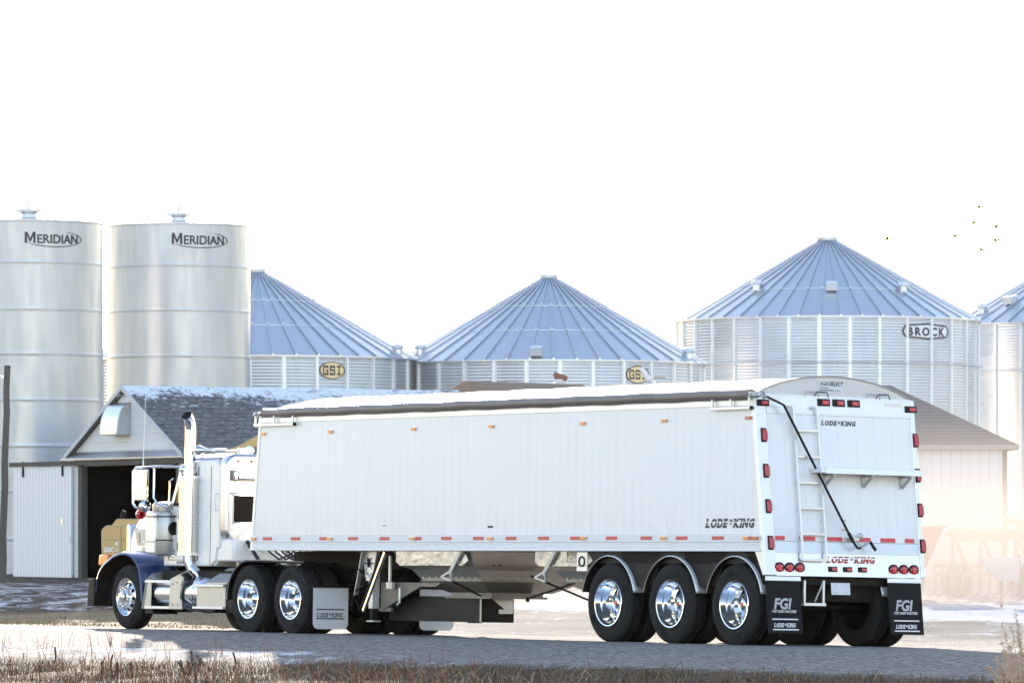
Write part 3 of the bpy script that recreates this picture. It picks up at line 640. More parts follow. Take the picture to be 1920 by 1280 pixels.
# cab shell
b = B(); C0, C1 = .36, TWD-.36
prof = [(14.32, 1.30), (14.32, 2.60), (14.45, 2.70), (15.35, 2.70), (15.60, 2.60), (15.93, 1.95), (16.05, 1.90), (16.10, 1.02), (14.6, 1.02), (14.45, 1.10), (14.40, 1.30)]
b.prism([(C0, y, z) for y, z in prof], (C1-C0,0,0)); b.box(C0+.05, C1-.05, 13.92, 14.4, 1.10, 1.45); b.prism([(C0+.03, 14.62, 1.02), (C0+.03, 14.62, 1.45), (C0+.03, 13.95, 1.45), (C0+.03, 13.95, 1.10), (C0+.03, 14.42, 1.10), (C0+.03, 14.5, 1.02)], (C1-C0-.06,0,0))
cab = cp('cab', b, 'white', bevel=.03, seg=3)
b = B(); P = [(C0+.05, 2.64), (C0+.12, 2.75), (C0+.3, 2.81), (C1-.3, 2.81), (C1-.12, 2.75), (C1-.05, 2.64)]
b.prism([(x, 14.38, z) for x, z in P], (0,1.15,0)); roof = cp('roof', b, 'blue', bevel=.03, seg=3)
b = B(); b.box(C0-.006, C0, 14.99, 15.012, 1.12, 2.6); b.box(C0-.006, C0, 15.92, 15.93, 1.12, 1.9); b.box(C0-.006, C0, 15.0, 15.93, 1.115, 1.125); b.box(C0-.004, C0, 14.6, 14.612, 1.05, 2.6); cp('door_seam', b, 'decalblack', smooth=0)
b = B(); b.prism([(C0-.008, 15.06, 1.98), (C0-.008, 15.06, 2.50), (C0-.008, 15.52, 2.50), (C0-.008, 15.80, 1.98)], (.012,0,0)); cp('door_window', b, 'glass', smooth=0)
b = B(); b.box(C0-.03, C0, 15.1, 15.24, 1.72, 1.76); cp('door_handle', b, 'chrome', bevel=.006)
b = B(); b.tube([(C0-.0, 15.02, 2.45), (C0-.06, 15.02, 2.42), (C0-.06, 15.05, 1.25), (C0-.06, 15.12, 1.18), (C0-.0, 15.14, 1.17)], .014, 8); b.tube([(C0, 15.82, 2.42), (C0-.07, 15.80, 2.38), (C0-.07, 15.86, 1.35), (C0-.05, 15.8, 1.20), (C0, 15.7, 1.18)], .014, 8); cp('grab_rail', b, 'chrome')
b = B(); b.tube([(C0+.02, 14.42, 2.18), (C0-.05, 14.40, 2.16), (C0-.05, 14.40, 1.92), (C0+.02, 14.42, 1.90)], .013, 8); cp('grab_rail', b, 'white')
b = B(); [b.box(C0-.004, C0-.001, 15.62-.06*i-.03*(i//4), 15.655-.06*i-.03*(i//4), 1.06, 1.10) for i in range(8)]; cp('small_decal', b, 'decalblack', smooth=0)
b = B(); b.prism([(C0+.1, 15.62, 2.56), (C1-.1, 15.62, 2.56), (C1-.1, 15.945, 1.96), (C0+.1, 15.945, 1.96)], (0,.01,.006)); cp('windshield', b, 'glass', smooth=0)
# polished rear wall of the cab with rounded corners
b = B(); P = rrect(C0-.01, C1+.01, 1.40, 2.80, .20)
b.prism([(x, 14.12, z) for x, z in P], (0,.22,0)); rw = cp('rear_wall', b, 'aluminium', bevel=.05, seg=3, smooth=50)
b = B(); P = rrect(C0+.04, C1-.04, 1.62, 1.64, .005); b.prism([(x, 14.105, z) for x, z in rrect(.47, 1.10, 1.72, 2.14, .02)], (0,.02,0)); cp('rear_window', b, 'liner', rw, smooth=0)
b = B()
for q in ((.45, .48, 1.70, 2.16), (1.09, 1.12, 1.70, 2.16), (.45, 1.12, 2.14, 2.17), (.45, 1.12, 1.69, 1.72)): b.box(q[0], q[1], 14.095, 14.125, q[2], q[3])
cp('window_trim', b, 'chrome', rw, smooth=0)
b = B(); b.box(.52, 1.15, 14.03, 14.12, 2.40, 2.52); b.box(1.03, 1.15, 14.03, 14.12, 2.12, 2.41); b.box(.46, .52, 14.05, 14.12, 2.38, 2.53); cp('intake_duct', b, 'chrome', rw, bevel=.02)
b = B(); b.box(.50, 1.03, 14.05, 14.12, 2.365, 2.40); b.box(.44, .52, 14.06, 14.12, 2.37, 2.54); b.box(.985, 1.03, 14.06, 14.12, 2.17, 2.37); cp('duct_shade_line', b, 'legsteel', rw, smooth=0)  # dark strips under and beside the duct stand for its shadow lines
b = B(); b.box(.42, 1.2, 14.10, 14.12, 2.165, 2.185); b.box(.42, 1.2, 14.10, 14.12, 2.545, 2.555); cp('wall_seam', b, 'legsteel', rw, smooth=0)
for i, x in enumerate((.55, .79, 1.03)):
    b = B(); b.box(x, x+.15, 14.085, 14.12, 2.66, 2.705); cp('clearance_lamp', b, 'lensred', rw, bevel=.006)
b = B(); b.box(.55, .80, 14.11, 14.12, 2.575, 2.605); cp('data_plate', b, 'steel', rw, smooth=0)
b = B(); b.tube([(1.18, 14.06, 2.62), (1.18, 14.06, 1.95)], .014, 6); b.tube([(1.02, 14.06, 2.58), (1.6, 14.06, 2.58)], .012, 6); cp('air_line_bar', b, 'chrome', rw)
b = B(); b.tube([(.95+.05*math.sin(i*1.9), 14.07+.02*math.cos(i*1.9), 2.2-.025*i) for i in range(14)], .012, 6); cp('coiled_cable', b, 'copper', rw)
for y, x in ((14.95, .33), (14.65, 1.02)):                 # chrome horns on the roof
    b = B(); b.lathe([(.001,-.12), (.07,-.11), (.085,-.08), (.08,-.05), (.05,.02), (.028,.1), (.022,.45), (.022,.5)], (x, y-.1, 2.86), (0.55,.835,0) if x > 1 else (.3,-.95,0), 20, cap1=True); b.box(x-.02, x+.02, y-.1, y-.06, 2.74, 2.84); cp('air_horn', b, 'chrome', roof)
b = B(); b.tube([(.36, 14.6, 2.84), (.9, 14.4, 2.86)], .016, 8); b.box(.70, .86, 14.28, 14.4, 2.79, 2.90); cp('roof_bar', b, 'alu_white', roof, bevel=.006)
# hood
HW0, HW1 = .74, TWD-.74
secs = [(16.08, 1.12, 1.97, .60), (16.6, 1.0, 1.955, .66), (17.3, .95, 1.90, .72), (17.75, .92, 1.83, .75), (17.93, .92, 1.72, .78)]
b = B(); rows = []
for y, z0, z1, x0 in secs:
    pf = [(x0, z0), (x0, z1-.32), (x0+.03, z1-.16), (x0+.10, z1-.05), (x0+.22, z1), (TWD/2, z1+.02)]
    pf = pf + [(TWD-a, z) for a, z in pf[-2::-1]]; rows.append([(x, y, z) for x, z in pf])
m_ = len(rows[0]); b.add([p for r_ in rows for p in r_], [(i*m_+j, i*m_+j+1, (i+1)*m_+j+1, (i+1)*m_+j) for i in range(len(rows)-1) for j in range(m_-1)] + [tuple(range(m_))[::-1], tuple(range((len(rows)-1)*m_, len(rows)*m_))] + [(i*m_, (i+1)*m_, (i+1)*m_+m_-1, i*m_+m_-1) for i in range(len(rows)-1)])
hood = cp('hood', b, 'white', bevel=.035, seg=3, smooth=50)
b = B(); hx = lambda y: .60 + (y-16.08)*.0865 - .012
def hq(P): b.add([(hx(y) if y < 17.75 else .75-.004, y, z) for y, z in P], [tuple(range(len(P)))])
hq([(17.70,1.64),(17.60,1.36),(16.62,1.36),(16.62,1.40),(17.5,1.40),(17.58,1.66)]); hq([(17.46,1.62),(17.40,1.43),(17.20,1.43),(17.24,1.62)]); hq([(17.42,1.33),(17.40,1.27),(16.62,1.26),(16.62,1.33)]); cp('hood_stripe', b, pm('steel_blue_stripe', (.09,.15,.24), .3, 0, .1, coat=.6), hood, smooth=0, recalc=False)
b = B(); b.ball((.63, 17.0, 1.66), .035, 10, (.6,1,.7)); cp('hood_latch', b, 'chrome', hood)
b = B(); b.box(HW0+.02, HW1-.02, 17.93, 18.02, .78, 1.70); cp('grille', b, 'chrome', bevel=.02)
# fenders: an arched sheet from hood to outer lip
fp = [(17.84,.58),(17.82,.74),(17.75,.89),(17.63,1.01),(17.46,1.10),(17.24,1.19),(16.95,1.235),(16.70,1.20),(16.52,1.11),(16.40,.98),(16.33,.80),(16.29,.60),(16.27,.42)]
def cr(P, n=4):
    out = []
    for i in range(len(P)-1):
        p0, p1, p2, p3 = (Vector(P[max(0,i-1)]), Vector(P[i]), Vector(P[i+1]), Vector(P[min(len(P)-1,i+2)]))
        for k in range(n):
            t = k/n; out.append(.5*((2*p1)+(p2-p0)*t+(2*p0-5*p1+4*p2-p3)*t*t+(3*p1-p0-3*p2+p3)*t**3))
    out.append(Vector(P[-1])); return out
fp = cr(fp)
for side in (0, 1):
    X = lambda x: x if side == 0 else TWD-x
    b = B(); c = Vector((17.0,.5))
    def fpt(i, j):
        p = fp[i]; d = (p-c).normalized()
        lift = (0, -.03, .0, .012, .03, .05)[j]; xx = (.085, .075, .088, .14, .42, .80)[j]
        if j == 0: p = p - d*.05
        p = p + d*lift*(1 if j else 1)
        bk = max(0, min(1, (16.9-p.x)/.5)) if j >= 4 else 0
        return (X(xx), p.x - bk*.10*(j-3), p.y)
    n_ = len(fp); b.add([fpt(i, j) for i in range(n_) for j in range(6)], [(i*6+j, i*6+j+1, (i+1)*6+j+1, (i+1)*6+j) for i in range(n_-1) for j in range(5)])
    fo = cp('fender', b, 'blue', smooth=50); m = fo.modifiers.new('solid', 'SOLIDIFY'); m.thickness = .015
    b = B(); ins = lambda i, j: (lambda q: (q[0] + (.012 if side == 0 else -.012)*(j < 2), c.x + (q[1]-c.x)*.965, c.y + (q[2]-c.y)*.965))(fpt(i, j))
    b.add([ins(i, j) for i in range(n_) for j in range(1, 6)], [(i*5+j, i*5+j+1, (i+1)*5+j+1, (i+1)*5+j) for i in range(n_-1) for j in range(4)]); cp('inner_liner', b, 'liner', fo, smooth=50)
    b = B(); b.hexa([(X(.12),17.50,1.06),(X(.30),17.54,1.08),(X(.30),17.83,1.04),(X(.12),17.80,1.02),(X(.12),17.50,1.205),(X(.30),17.52,1.215),(X(.30),17.81,1.20),(X(.12),17.78,1.19)]); cp('turn_signal', b, 'lensamber', fo, bevel=.015)
b = B(); b.prism([(x, y, z) for x, y, z in [(.08,17.86,.36),(.08,17.86,.80),(.08,18.06,.80),(.08,18.10,.36)]], (TWD-.16,0,0)); cp('bumper', b, 'black', bevel=.015)
b = B(); b.prism([(.30, 17.80, .36), (.30, 17.80, .95), (.30, 16.3, .95), (.30, 16.3, .42), (.30, 16.6, .6), (.30, 17.2, .9)], (.02,0,0)); b.box(.62, 2.0, 16.1, 17.8, .55, 1.0); b.box(.14, .6, 16.02, 16.28, .25, .52); cp('dark_fender_inside', b, 'black', smooth=0, bevel=.02)
# steer and drive wheels
sw = steer_wheel(TC); sw.location = (.10, 16.86-14, .515)
right_side(sw, (TWD-.10, 16.86-14, .515), TC)
dw = dual_wheel('drive', TC)
for i, t in enumerate((11.58, 12.86)):
    w = dw if i == 0 else copy_tree(dw, TC); w.location = (.02, t-14, .515); w.rotation_euler = (.9*i, 0, 0)
    right_side(w, (TWD-.02, t-14, .515), TC)
    b = B(); b.tube([(.3, t, .515), (TWD-.3, t, .515)], .07, 12); b.ball((TWD/2, t, .53), .24, 14); b.box(.78, .95, t-.35, t+.35, .42, .72); b.box(TWD-.95, TWD-.78, t-.35, t+.35, .42, .72); cp('axle', b, 'frame')
b = B(); b.tube([(.3, 16.86, .50), (TWD-.3, 16.86, .50)], .06, 8); b.box(.85, 1.8, 14.6, 17.4, .35, .9); cp('engine_block', b, 'frame')
b = B()
for x in (.86, TWD-.94): b.box(x, x+.08, 10.1, 17.6, .76, 1.02)
for t in (10.4, 11.5, 12.9, 14.2): b.box(.9, TWD-.9, t, t+.12, .78, 1.0)
b.box(.82, TWD-.82, 11.2, 13.2, .62, .98); b.box(.3, TWD-.3, 13.0, 16.0, .55, .95); cp('chassis_frame', b, 'frame', smooth=0)
b = B(); b.lathe([(.02,0),(.5,0),(.5,.05),(.02,.05)], (TWD/2, 12.0, 1.06), (0,0,1), 28); b.box(.80, 1.85, 11.0, 11.7, 1.03, 1.09); b.box(.86, 1.76, 11.7, 12.3, 1.0, 1.07); cp('fifth_wheel', b, 'alu_dull', smooth=0)
b = B(); b.box(.55, TWD-.55, 12.95, 14.0, 1.03, 1.06); cp('deck_plate', b, 'aluminium', smooth=0)
b = B()
for k in range(4): x = .8+.12*k; b.tube([(x, 13.95, 1.62-.05*k), (x, 13.5, 1.25), (x+.02, 13.25, 1.14), (x+.05, 12.95, 1.22), (x+.1, 12.68, 1.42)], .016, 6)
b.tube([(.62,13.9,1.42),(.66,13.6,1.12)], .03, 8); cp('air_hose', b, 'copper')
b = B(); b.bar((.52, 13.98, 1.4), (.52, 13.98, 1.05), .05); b.bar((.66, 13.98, 1.42), (1.0, 13.3, 1.06), .06); b.bar((1.2, 13.95, 1.42), (1.25, 13.3, 1.06), .05); cp('cab_support', b, 'alu_dull', smooth=0)
# drive fenders (thin black quarter guards) and their front flaps
for x0 in (.03, TWD-.65):
    arc = [(12.86+.64*math.cos(R(a)), .52+.60*math.sin(R(a))) for a in range(-2, 88, 6)] + [(12.8-.2*k, 1.12-.004*k) for k in range(1, 9)]
    b = B(); b.grid(lambda i, x: (x, arc[int(i)][0], arc[int(i)][1] - (.02 if x in (x0, x0+.62) else 0)), range(len(arc)), [x0, x0+.02, x0+.6, x0+.62]); o = cp('quarter_fender', b, 'black', smooth=60); m = o.modifiers.new('solid', 'SOLIDIFY'); m.thickness = .014
    b = B(); b.tube([(x0, p[0], p[1]+.004) for p in arc], .008, 6); cp('fender_trim', b, 'alu_dull', o)
# fuel tank, steps, battery box
b = B(); b.tube([(.36, 15.25, .58), (.36, 16.15, .58)], .235, 28); cp('fuel_tank', b, 'aluminium', smooth=30)
b = B(); b.lathe([(.001,-.42), (.16,-.40), (.24,-.34), (.285,-.24), (.30,-.1), (.30,.35)], (.41, 14.78, .585), (0,1,0), 32, cap1=True); b.lathe([(.302,.0),(.312,.0),(.312,.05),(.302,.05)], (.41, 14.72, .585), (0,1,0), 32); cp('air_tank', b, 'chrome', smooth=40)
b = B()
for z in (.355, .77): b.box(.07, .16, 15.32, 16.17, z-.022, z+.022)
cp('step_tread', b, 'alu_white', bevel=.005)
b = B(); b.prism([(.075, 16.27, .335), (.075, 16.14, .80), (.14, 16.05, .90), (.5, 16.02, .95), (.5, 16.05, .335)], (0,-.012,0)); b.prism([(.09, 16.26, .33), (.09, 16.0, .33), (.09, 16.0, .8), (.09, 16.12, .8)], (.01,0,0)); cp('step_panel', b, 'alu_dull', smooth=0)
b = B(); b.prism([(.06, 15.37, .335), (.06, 15.33, .80), (.06, 15.02, .88), (.06, 14.94, .84), (.06, 15.00, .70), (.06, 15.03, .50), (.06, 14.97, .335)], (.03,0,0)); b.prism([(.06, 15.33, .80), (.06, 15.02, .88), (.30, 14.98, .97), (.30, 15.28, .93)], (0,0,.012)); q = cp('tank_strap', b, 'alu_dull', smooth=0)
b = B()
for t, z in ((15.25,.73), (15.12,.76), (15.25,.40), (15.08,.40)): b.lathe([(.016,0),(.001,.006)], (.058, t, z), (-1,0,0), 8)
cp('bolt', b, 'black', q)
b = B(); b.box(.12, .66, 13.70, 14.60, .37, .72); cp('battery_box', b, 'alu_dull', smooth=0, bevel=.01)
b = B(); 
for z in (.365, .715): b.box(.06, .13, 13.68, 14.63, z-.02, z+.02)
cp('step_tread', b, 'alu_white', bevel=.005)
b = B(); b.box(.116, .12, 13.84, 13.93, .51, .55); cp('maker_plate', b, 'steel', smooth=0)
b = B(); b.hexa([(.10,13.62,.74),(.42,13.55,.98),(.42,14.12,.98),(.10,14.30,.74),(.10,13.62,.76),(.42,13.55,1.0),(.42,14.12,1.0),(.10,14.30,.76)]); b.box(.42, .9, 13.55, 14.12, .98, 1.0); b.box(.45,.9,13.8,13.92,1.0,1.04); cp('box_cover', b, 'alu_dull', smooth=0)
b = B(); b.box(.14, .9, 13.45, 13.68, .30, .72); b.tube([(.5, 13.5, .42), (.5, 16.2, .42)], .14, 12); cp('side_box', b, 'black', smooth=0)
# exhaust
SX, SY = .27, 15.13
ST = empty('exhaust_stack', (SX, SY-14, 1.22), parent=TC); so = (SX, SY, 1.22)
def sp_(name, b, mat, **k): return b.build(name, M[mat] if isinstance(mat, str) else mat, ST, off=so, **k)
def shield_mat():
    m, n, p, _, L = mk('perforated_heat_shield'); co = coord(n); s = n.nodes.new('ShaderNodeSeparateXYZ'); L.new(co, s.inputs[0])
    ang = mth(n, 'MULTIPLY', mth(n, 'ARCTAN2', s.outputs[1], s.outputs[0]), .168)
    f = lambda o, k, ph=0: mth(n, 'SUBTRACT', mth(n, 'FRACT', mth(n, 'ADD', mth(n, 'DIVIDE', o, k), ph)), .5)
    def cell(ph):
        a, bb = f(ang, .04, ph), f(s.outputs[2], .046, ph)
        return mth(n, 'LESS_THAN', mth(n, 'ADD', mth(n, 'POWER', a, 2), mth(n, 'POWER', bb, 2)), .055)
    h = mth(n, 'MAXIMUM', cell(0), cell(.5))
    L.new(mixc(n, h, (.76,.76,.76), (.16,.16,.17)), p.inputs['Base Color']); p.inputs['Metallic'].default_value = 1; p.inputs['Roughness'].default_value = .17
    return m
b = B(); b.lathe([(.14,-.02), (.168,0), (.168,1.20), (.15,1.225), (.11,1.235)], so, (0,0,1), 32, cap0=True, cap1=True); sp_('heat_shield', b, shield_mat())
b = B(); b.lathe([(.13,-.04),(.178,-.03),(.178,.02),(.17,.025)], so, (0,0,1), 32); b.bar((SX,SY,1.4),(SX+.2,SY,1.4),.04); sp_('shield_band', b, 'chrome')
b = B(); b.lathe([(.17,1.19),(.178,1.19),(.178,1.235),(.1,1.24)], so, (0,0,1), 32); b.bar((SX,SY,2.40),(SX+.2,SY,2.40),.04); sp_('shield_band', b, 'chrome')
b = B(); dv = Vector((-.82, -.42, 0)).normalized()
path = [Vector((SX, SY, 2.42)), Vector((SX, SY, 3.17))] + [Vector((SX, SY, 3.17)) + dv*(.30*(1-math.cos(a))) + Vector((0,0,.30*math.sin(a))) for a in [R(k) for k in range(8, 62, 9)]]
rr = .085
b.tube(path, rr, 24, cap=False); b.tube(path[::-1], rr-.006, 24, cap=False); n1 = len(path)
sp_('stack_pipe', b, 'chrome', smooth=50, recalc=False)
b = B(); b.tube([path[-3], path[-2]], rr-.008, 20); sp_('mouth_plug', b, 'black')  # black plug just inside the pipe mouth
b = B(); b.lathe([(.088,-.02),(.098,-.02),(.098,.05),(.088,.05)], (SX,SY,2.50), (0,0,1), 20); b.ball((SX-.02, SY+.15, 2.56), .075, 16); b.bar((SX,SY,2.56),(SX,SY+.15,2.56),.03); sp_('stack_clamp', b, 'chrome')
b = B(); b.tube([(SX, SY, 1.22), (SX, SY, 1.10), (SX+.03, SY-.05, .98), (SX+.1, SY-.22, .86), (SX+.2, SY-.45, .80), (SX+.4, SY-.6, .78)], .085, 16); sp_('elbow_pipe', b, 'chrome', smooth=50)
# air cleaner on the cowl
AX, AY = .33, 15.93
AC = empty('air_cleaner', (AX, AY-14, 1.2), parent=TC); ao = (AX, AY, 1.2)
def ap(name, b, mat, **k): return b.build(name, M[mat] if isinstance(mat, str) else mat, AC, off=ao, **k)
b = B(); b.lathe([(.10,-.02), (.19,0), (.20,.02), (.20,.66), (.19,.68)], ao, (0,0,1), 36, cap0=True, cap1=True); ap('canister', b, 'alu_dull', smooth=40)
b = B(); b.prism([(AX-.10, AY+.0, 1.21), (AX-.215, AY-.0, 1.21), (AX-.215, AY+.34, 1.21), (AX+.1, AY+.34, 1.21), (AX+.1, AY+.2, 1.21)], (0,0,.68)); ap('heat_guard', b, 'alu_white', bevel=.03, smooth=40)
b = B(); b.lathe([(.20,.68),(.205,.70),(.205,.80),(.17,.84),(.001,.845)], (AX, AY+.08, 1.2), (0,0,1), 32); ap('intake_cap', b, 'alu_dull', smooth=40)
b = B()
for z in (1.42, 1.80): b.lathe([(.202,0),(.208,0),(.208,.02),(.202,.02)], (AX,AY,z), (0,0,1), 32)
b.box(AX-.222, AX-.214, AY+.0, AY+.34, 1.40, 1.41); b.box(AX-.222, AX-.214, AY+.0, AY+.34, 1.80, 1.815); b.tube([(AX, AY-.22, 1.62),(AX, AY-.235, 1.62)], .11, 16); b.tube([(AX+.1,AY-.1,1.2),(AX+.14,AY-.12,.95)], .03, 8); ap('strap', b, 'black')
b = B(); b.box(AX-.01, AX+.01, AY-.30, AY-.2, 1.28, 1.52); ap('bracket', b, 'alu_white', smooth=0)
# mirror with its chrome loop, antenna
MR = empty('wing_mirror', (-.08, 1.95, 2.1), parent=TC); mo = (-.08, 15.95, 2.1)
def mp_(name, b, mat, **k): return b.build(name, M[mat] if isinstance(mat, str) else mat, MR, off=mo, **k)
b = B(); t0 = 15.98
b.tube([(.30, 15.30, 2.58), (.10, 15.42, 2.60), (-.05, 15.70, 2.60), (-.10, 16.22, 2.585), (-.115, 16.28, 2.53), (-.115, 16.28, 2.02), (-.10, 16.24, 1.96), (-.08, 16.15, 1.93)], .020, 8)
b.tube([(-.06, 15.74, 2.595), (-.06, 15.70, 2.56), (-.06, 15.70, 2.10), (-.03, 15.66, 2.02), (.10, 15.55, 1.95), (.34, 15.62, 1.80), (.36, 15.62, 1.4)], .018, 8); mp_('mirror_arm', b, 'chrome')
b = B(); b.hexa([(-.19,16.10,2.06),(.03,16.02,2.06),(.03,16.14,2.06),(-.15,16.2,2.06),(-.19,16.10,2.56),(.03,16.02,2.56),(.03,16.14,2.56),(-.15,16.2,2.56)]); mp_('mirror_shell', b, 'chrome', bevel=.015)
b = B(); b.hexa([(-.175,16.082,2.08),(.015,16.012,2.08),(.015,16.02,2.08),(-.175,16.092,2.08),(-.175,16.082,2.54),(.015,16.012,2.54),(.015,16.02,2.54),(-.175,16.092,2.54)]); mp_('mirror_glass', b, 'mirrorglass', smooth=0)
b = B(); b.lathe([(.001,-.02),(.09,-.012),(.10,.0),(.09,.03),(.03,.06)], (-.06, 15.98, 1.97), (-.3,-.95,0), 20); mp_('round_mirror', b, 'chrome')
b = B(); b.lathe([(.001,-.05),(.05,-.045),(.075,-.02),(.08,.04),(.04,.06)], (-.05, 16.15, 1.84), (-.1,-1,0), 16); b.ball((-.05,16.02,2.04), .035, 10); mp_('marker_lamp', b, 'lensred')
b = B(); b.bar((-.05, 16.15, 1.9), (-.06, 16.18, 2.0), .02); b.box(-.08, .0, 15.9, 16.0, 2.02, 2.05); mp_('lamp_bracket', b, 'black')
b = B(); b.tube([(-.11, 15.97, 2.60), (-.11, 15.97, 2.72)], [.014,.01], 8); b.tube([(-.11, 15.97, 2.72), (-.10, 15.94, 3.85)], [.006,.003], 6); cp('antenna', b, 'decalwhite')
# white flaps behind the drive wheels
for x0 in (.02, TWD-.68):
    P = rrect(x0, x0+.625, .075, .715, .09, 6, (0,0,1,1)); y = 10.88
    b = B(); b.prism([(x, y, z) for x, z in P], (0,.008,0)); fl = cp('mud_flap', b, 'flapwhite', smooth=0)
    b = B(); b.box(x0-.02, x0+.66, y-.02, y+.03, .705, .74); b.bar((x0+.62, y+.02, .72), (.95 if x0 < 1 else TWD-.95, y+.3, .78), .05); cp('flap_hanger', b, 'frame', fl)
    if x0 < 1:
        b = B(); lode_king(b, (lambda x, z, l: (x0+.065+x, y-.0025-.001*l, .258+z*1.35)), .49, .035); b.build('lettering', M['decalblack'], fl, smooth=0, off=TO, recalc=False)
        b = B()
        for z in (.365, .225): b.add([(x0+.055, y-.0025, z), (x0+.56, y-.0025, z), (x0+.56, y-.0025, z+.018), (x0+.055, y-.0025, z+.018)], [(0,1,2,3)])
        b.build('printed_line', M['decalblack'], fl, smooth=0, off=TO, recalc=False)
# ------------------------------------------------------------------ ground
def ss(a, b, x): t = np.clip((x-a)/(b-a), 0, 1); return t*t*(3-2*t)
def vt(x, y):
    dx, dy = x-O.x, y-O.y
    h = math.hypot(rr_.x, rr_.y); g = math.hypot(uu.x, uu.y)
    return (dx*rr_.x + dy*rr_.y)/h, (dx*uu.x + dy*uu.y)/g
def gz(x, y):
    x = np.asarray(x, float); y = np.asarray(y, float); v, t = vt(x, y)
    z = O.z - (nn.x*(x-O.x) + nn.y*(y-O.y))/nn.z
    d = np.maximum(0, -2-v); crown = np.where(d < 2, d*d/4, d-1)
    z = z - .0447*crown - .05*np.clip(-7.3-v, 0, 7) - .0197*np.clip(v+14, None, 0)*-1*0
    bz = np.interp(y, [80, 95, 105, 140, 185, 300, 600], [-1.52, -1.47, -1.41, -1.145, -1.0, -.9, -.8])
    w = ss(4.6, 17, v); z = z*(1-w) + bz*w
    far = ss(34, 70, np.abs(t)); z = z*(1-far) + (bz)*far*1.0
    return np.where(y < 40, -1.9, z)
def axis_(parts):
    out = []
    for a, b_, st in parts: out += list(np.arange(a, b_, st))
    return out + [parts[-1][1]]
gx = axis_([(-600,-120,60), (-120,-40,10), (-40,-22,2), (-22,22,.4), (22,40,2), (40,120,10), (120,600,60)])
gy = axis_([(-40,40,16), (40,52,1), (52,100,.33), (100,125,.6), (125,200,2.5), (200,300,20), (300,700,80)])
X, Y = np.meshgrid(gx, gy, indexing='ij'); Z = gz(X, Y); V, T_ = vt(X, Y)
Z = Z + np.where((V < -7.2) & (Y > 45), .03*np.sin(X*2.1+Y*1.3)*np.sin(X*.7-Y*2.3), 0) + np.where((V > 5) & (Y < 130), .035*np.sin(X*1.1+Y*.8)*np.sin(X*.5-Y*1.9), 0)
g = B(); nx_, ny_ = X.shape
me = bpy.data.meshes.new('ground')
idx = np.arange(nx_*ny_).reshape(nx_, ny_)
q = np.stack([idx[:-1,:-1], idx[1:,:-1], idx[1:,1:], idx[:-1,1:]], -1).reshape(-1, 4)
me.from_pydata(np.stack([X, Y, Z], -1).reshape(-1, 3).tolist(), [], q.tolist())
leftness = 1-ss(-5.5, -2.5, X)
EV = -7.35 - .105*np.clip(T_+9, 0, 30); FV = 4.2 - np.clip((T_-14)*.4, 0, 3.2)      # near and far edge of the gravel road
road = ss(-.15, .15, V-EV) * (1-ss(-.2, .4, V-FV)) * (1-ss(45, 70, np.abs(T_)))
yard = ss(-.2, .5, V-FV) * (1-leftness)
tan = ss(-.2, .4, V-FV) * (1-ss(110, 112, Y)) * leftness
near = 1-ss(-.15, .15, V-EV)
left_t = ss(-9, 1, T_)
snow = np.maximum.reduce([.45*ss(-.25,.1,V-EV)*(1-ss(.5+1.2*left_t, 1.0+2.2*left_t, V-EV))*(.62+.38*left_t), .50*ss(-1.6,-.6,V-FV)*(1-ss(-.1,.4,V-FV)), .14*road, .16*tan,
     .44*leftness*ss(111, 113, Y)*(1-ss(132,139,Y)*.3), .72*(1-leftness)*ss(14, 17, V)*(1-ss(107,110,Y)) + .34*(1-leftness)*ss(5,6,V)*(1-ss(14,17,V)) + .5*(1-leftness)*ss(107,110,Y), .18*near, .75*ss(-17, -24, V)*near])  # last term: unseen field behind the camera, snow added to brighten shaded sides
for nm, a in (('road', road), ('yard', yard), ('tan', tan), ('near', near), ('snow', snow)):
    at_ = me.attributes.new(nm, 'FLOAT', 'POINT'); at_.data.foreach_set('value', np.ascontiguousarray(a.reshape(-1), dtype=np.float32))
me.polygons.foreach_set('use_smooth', [True]*len(me.polygons))
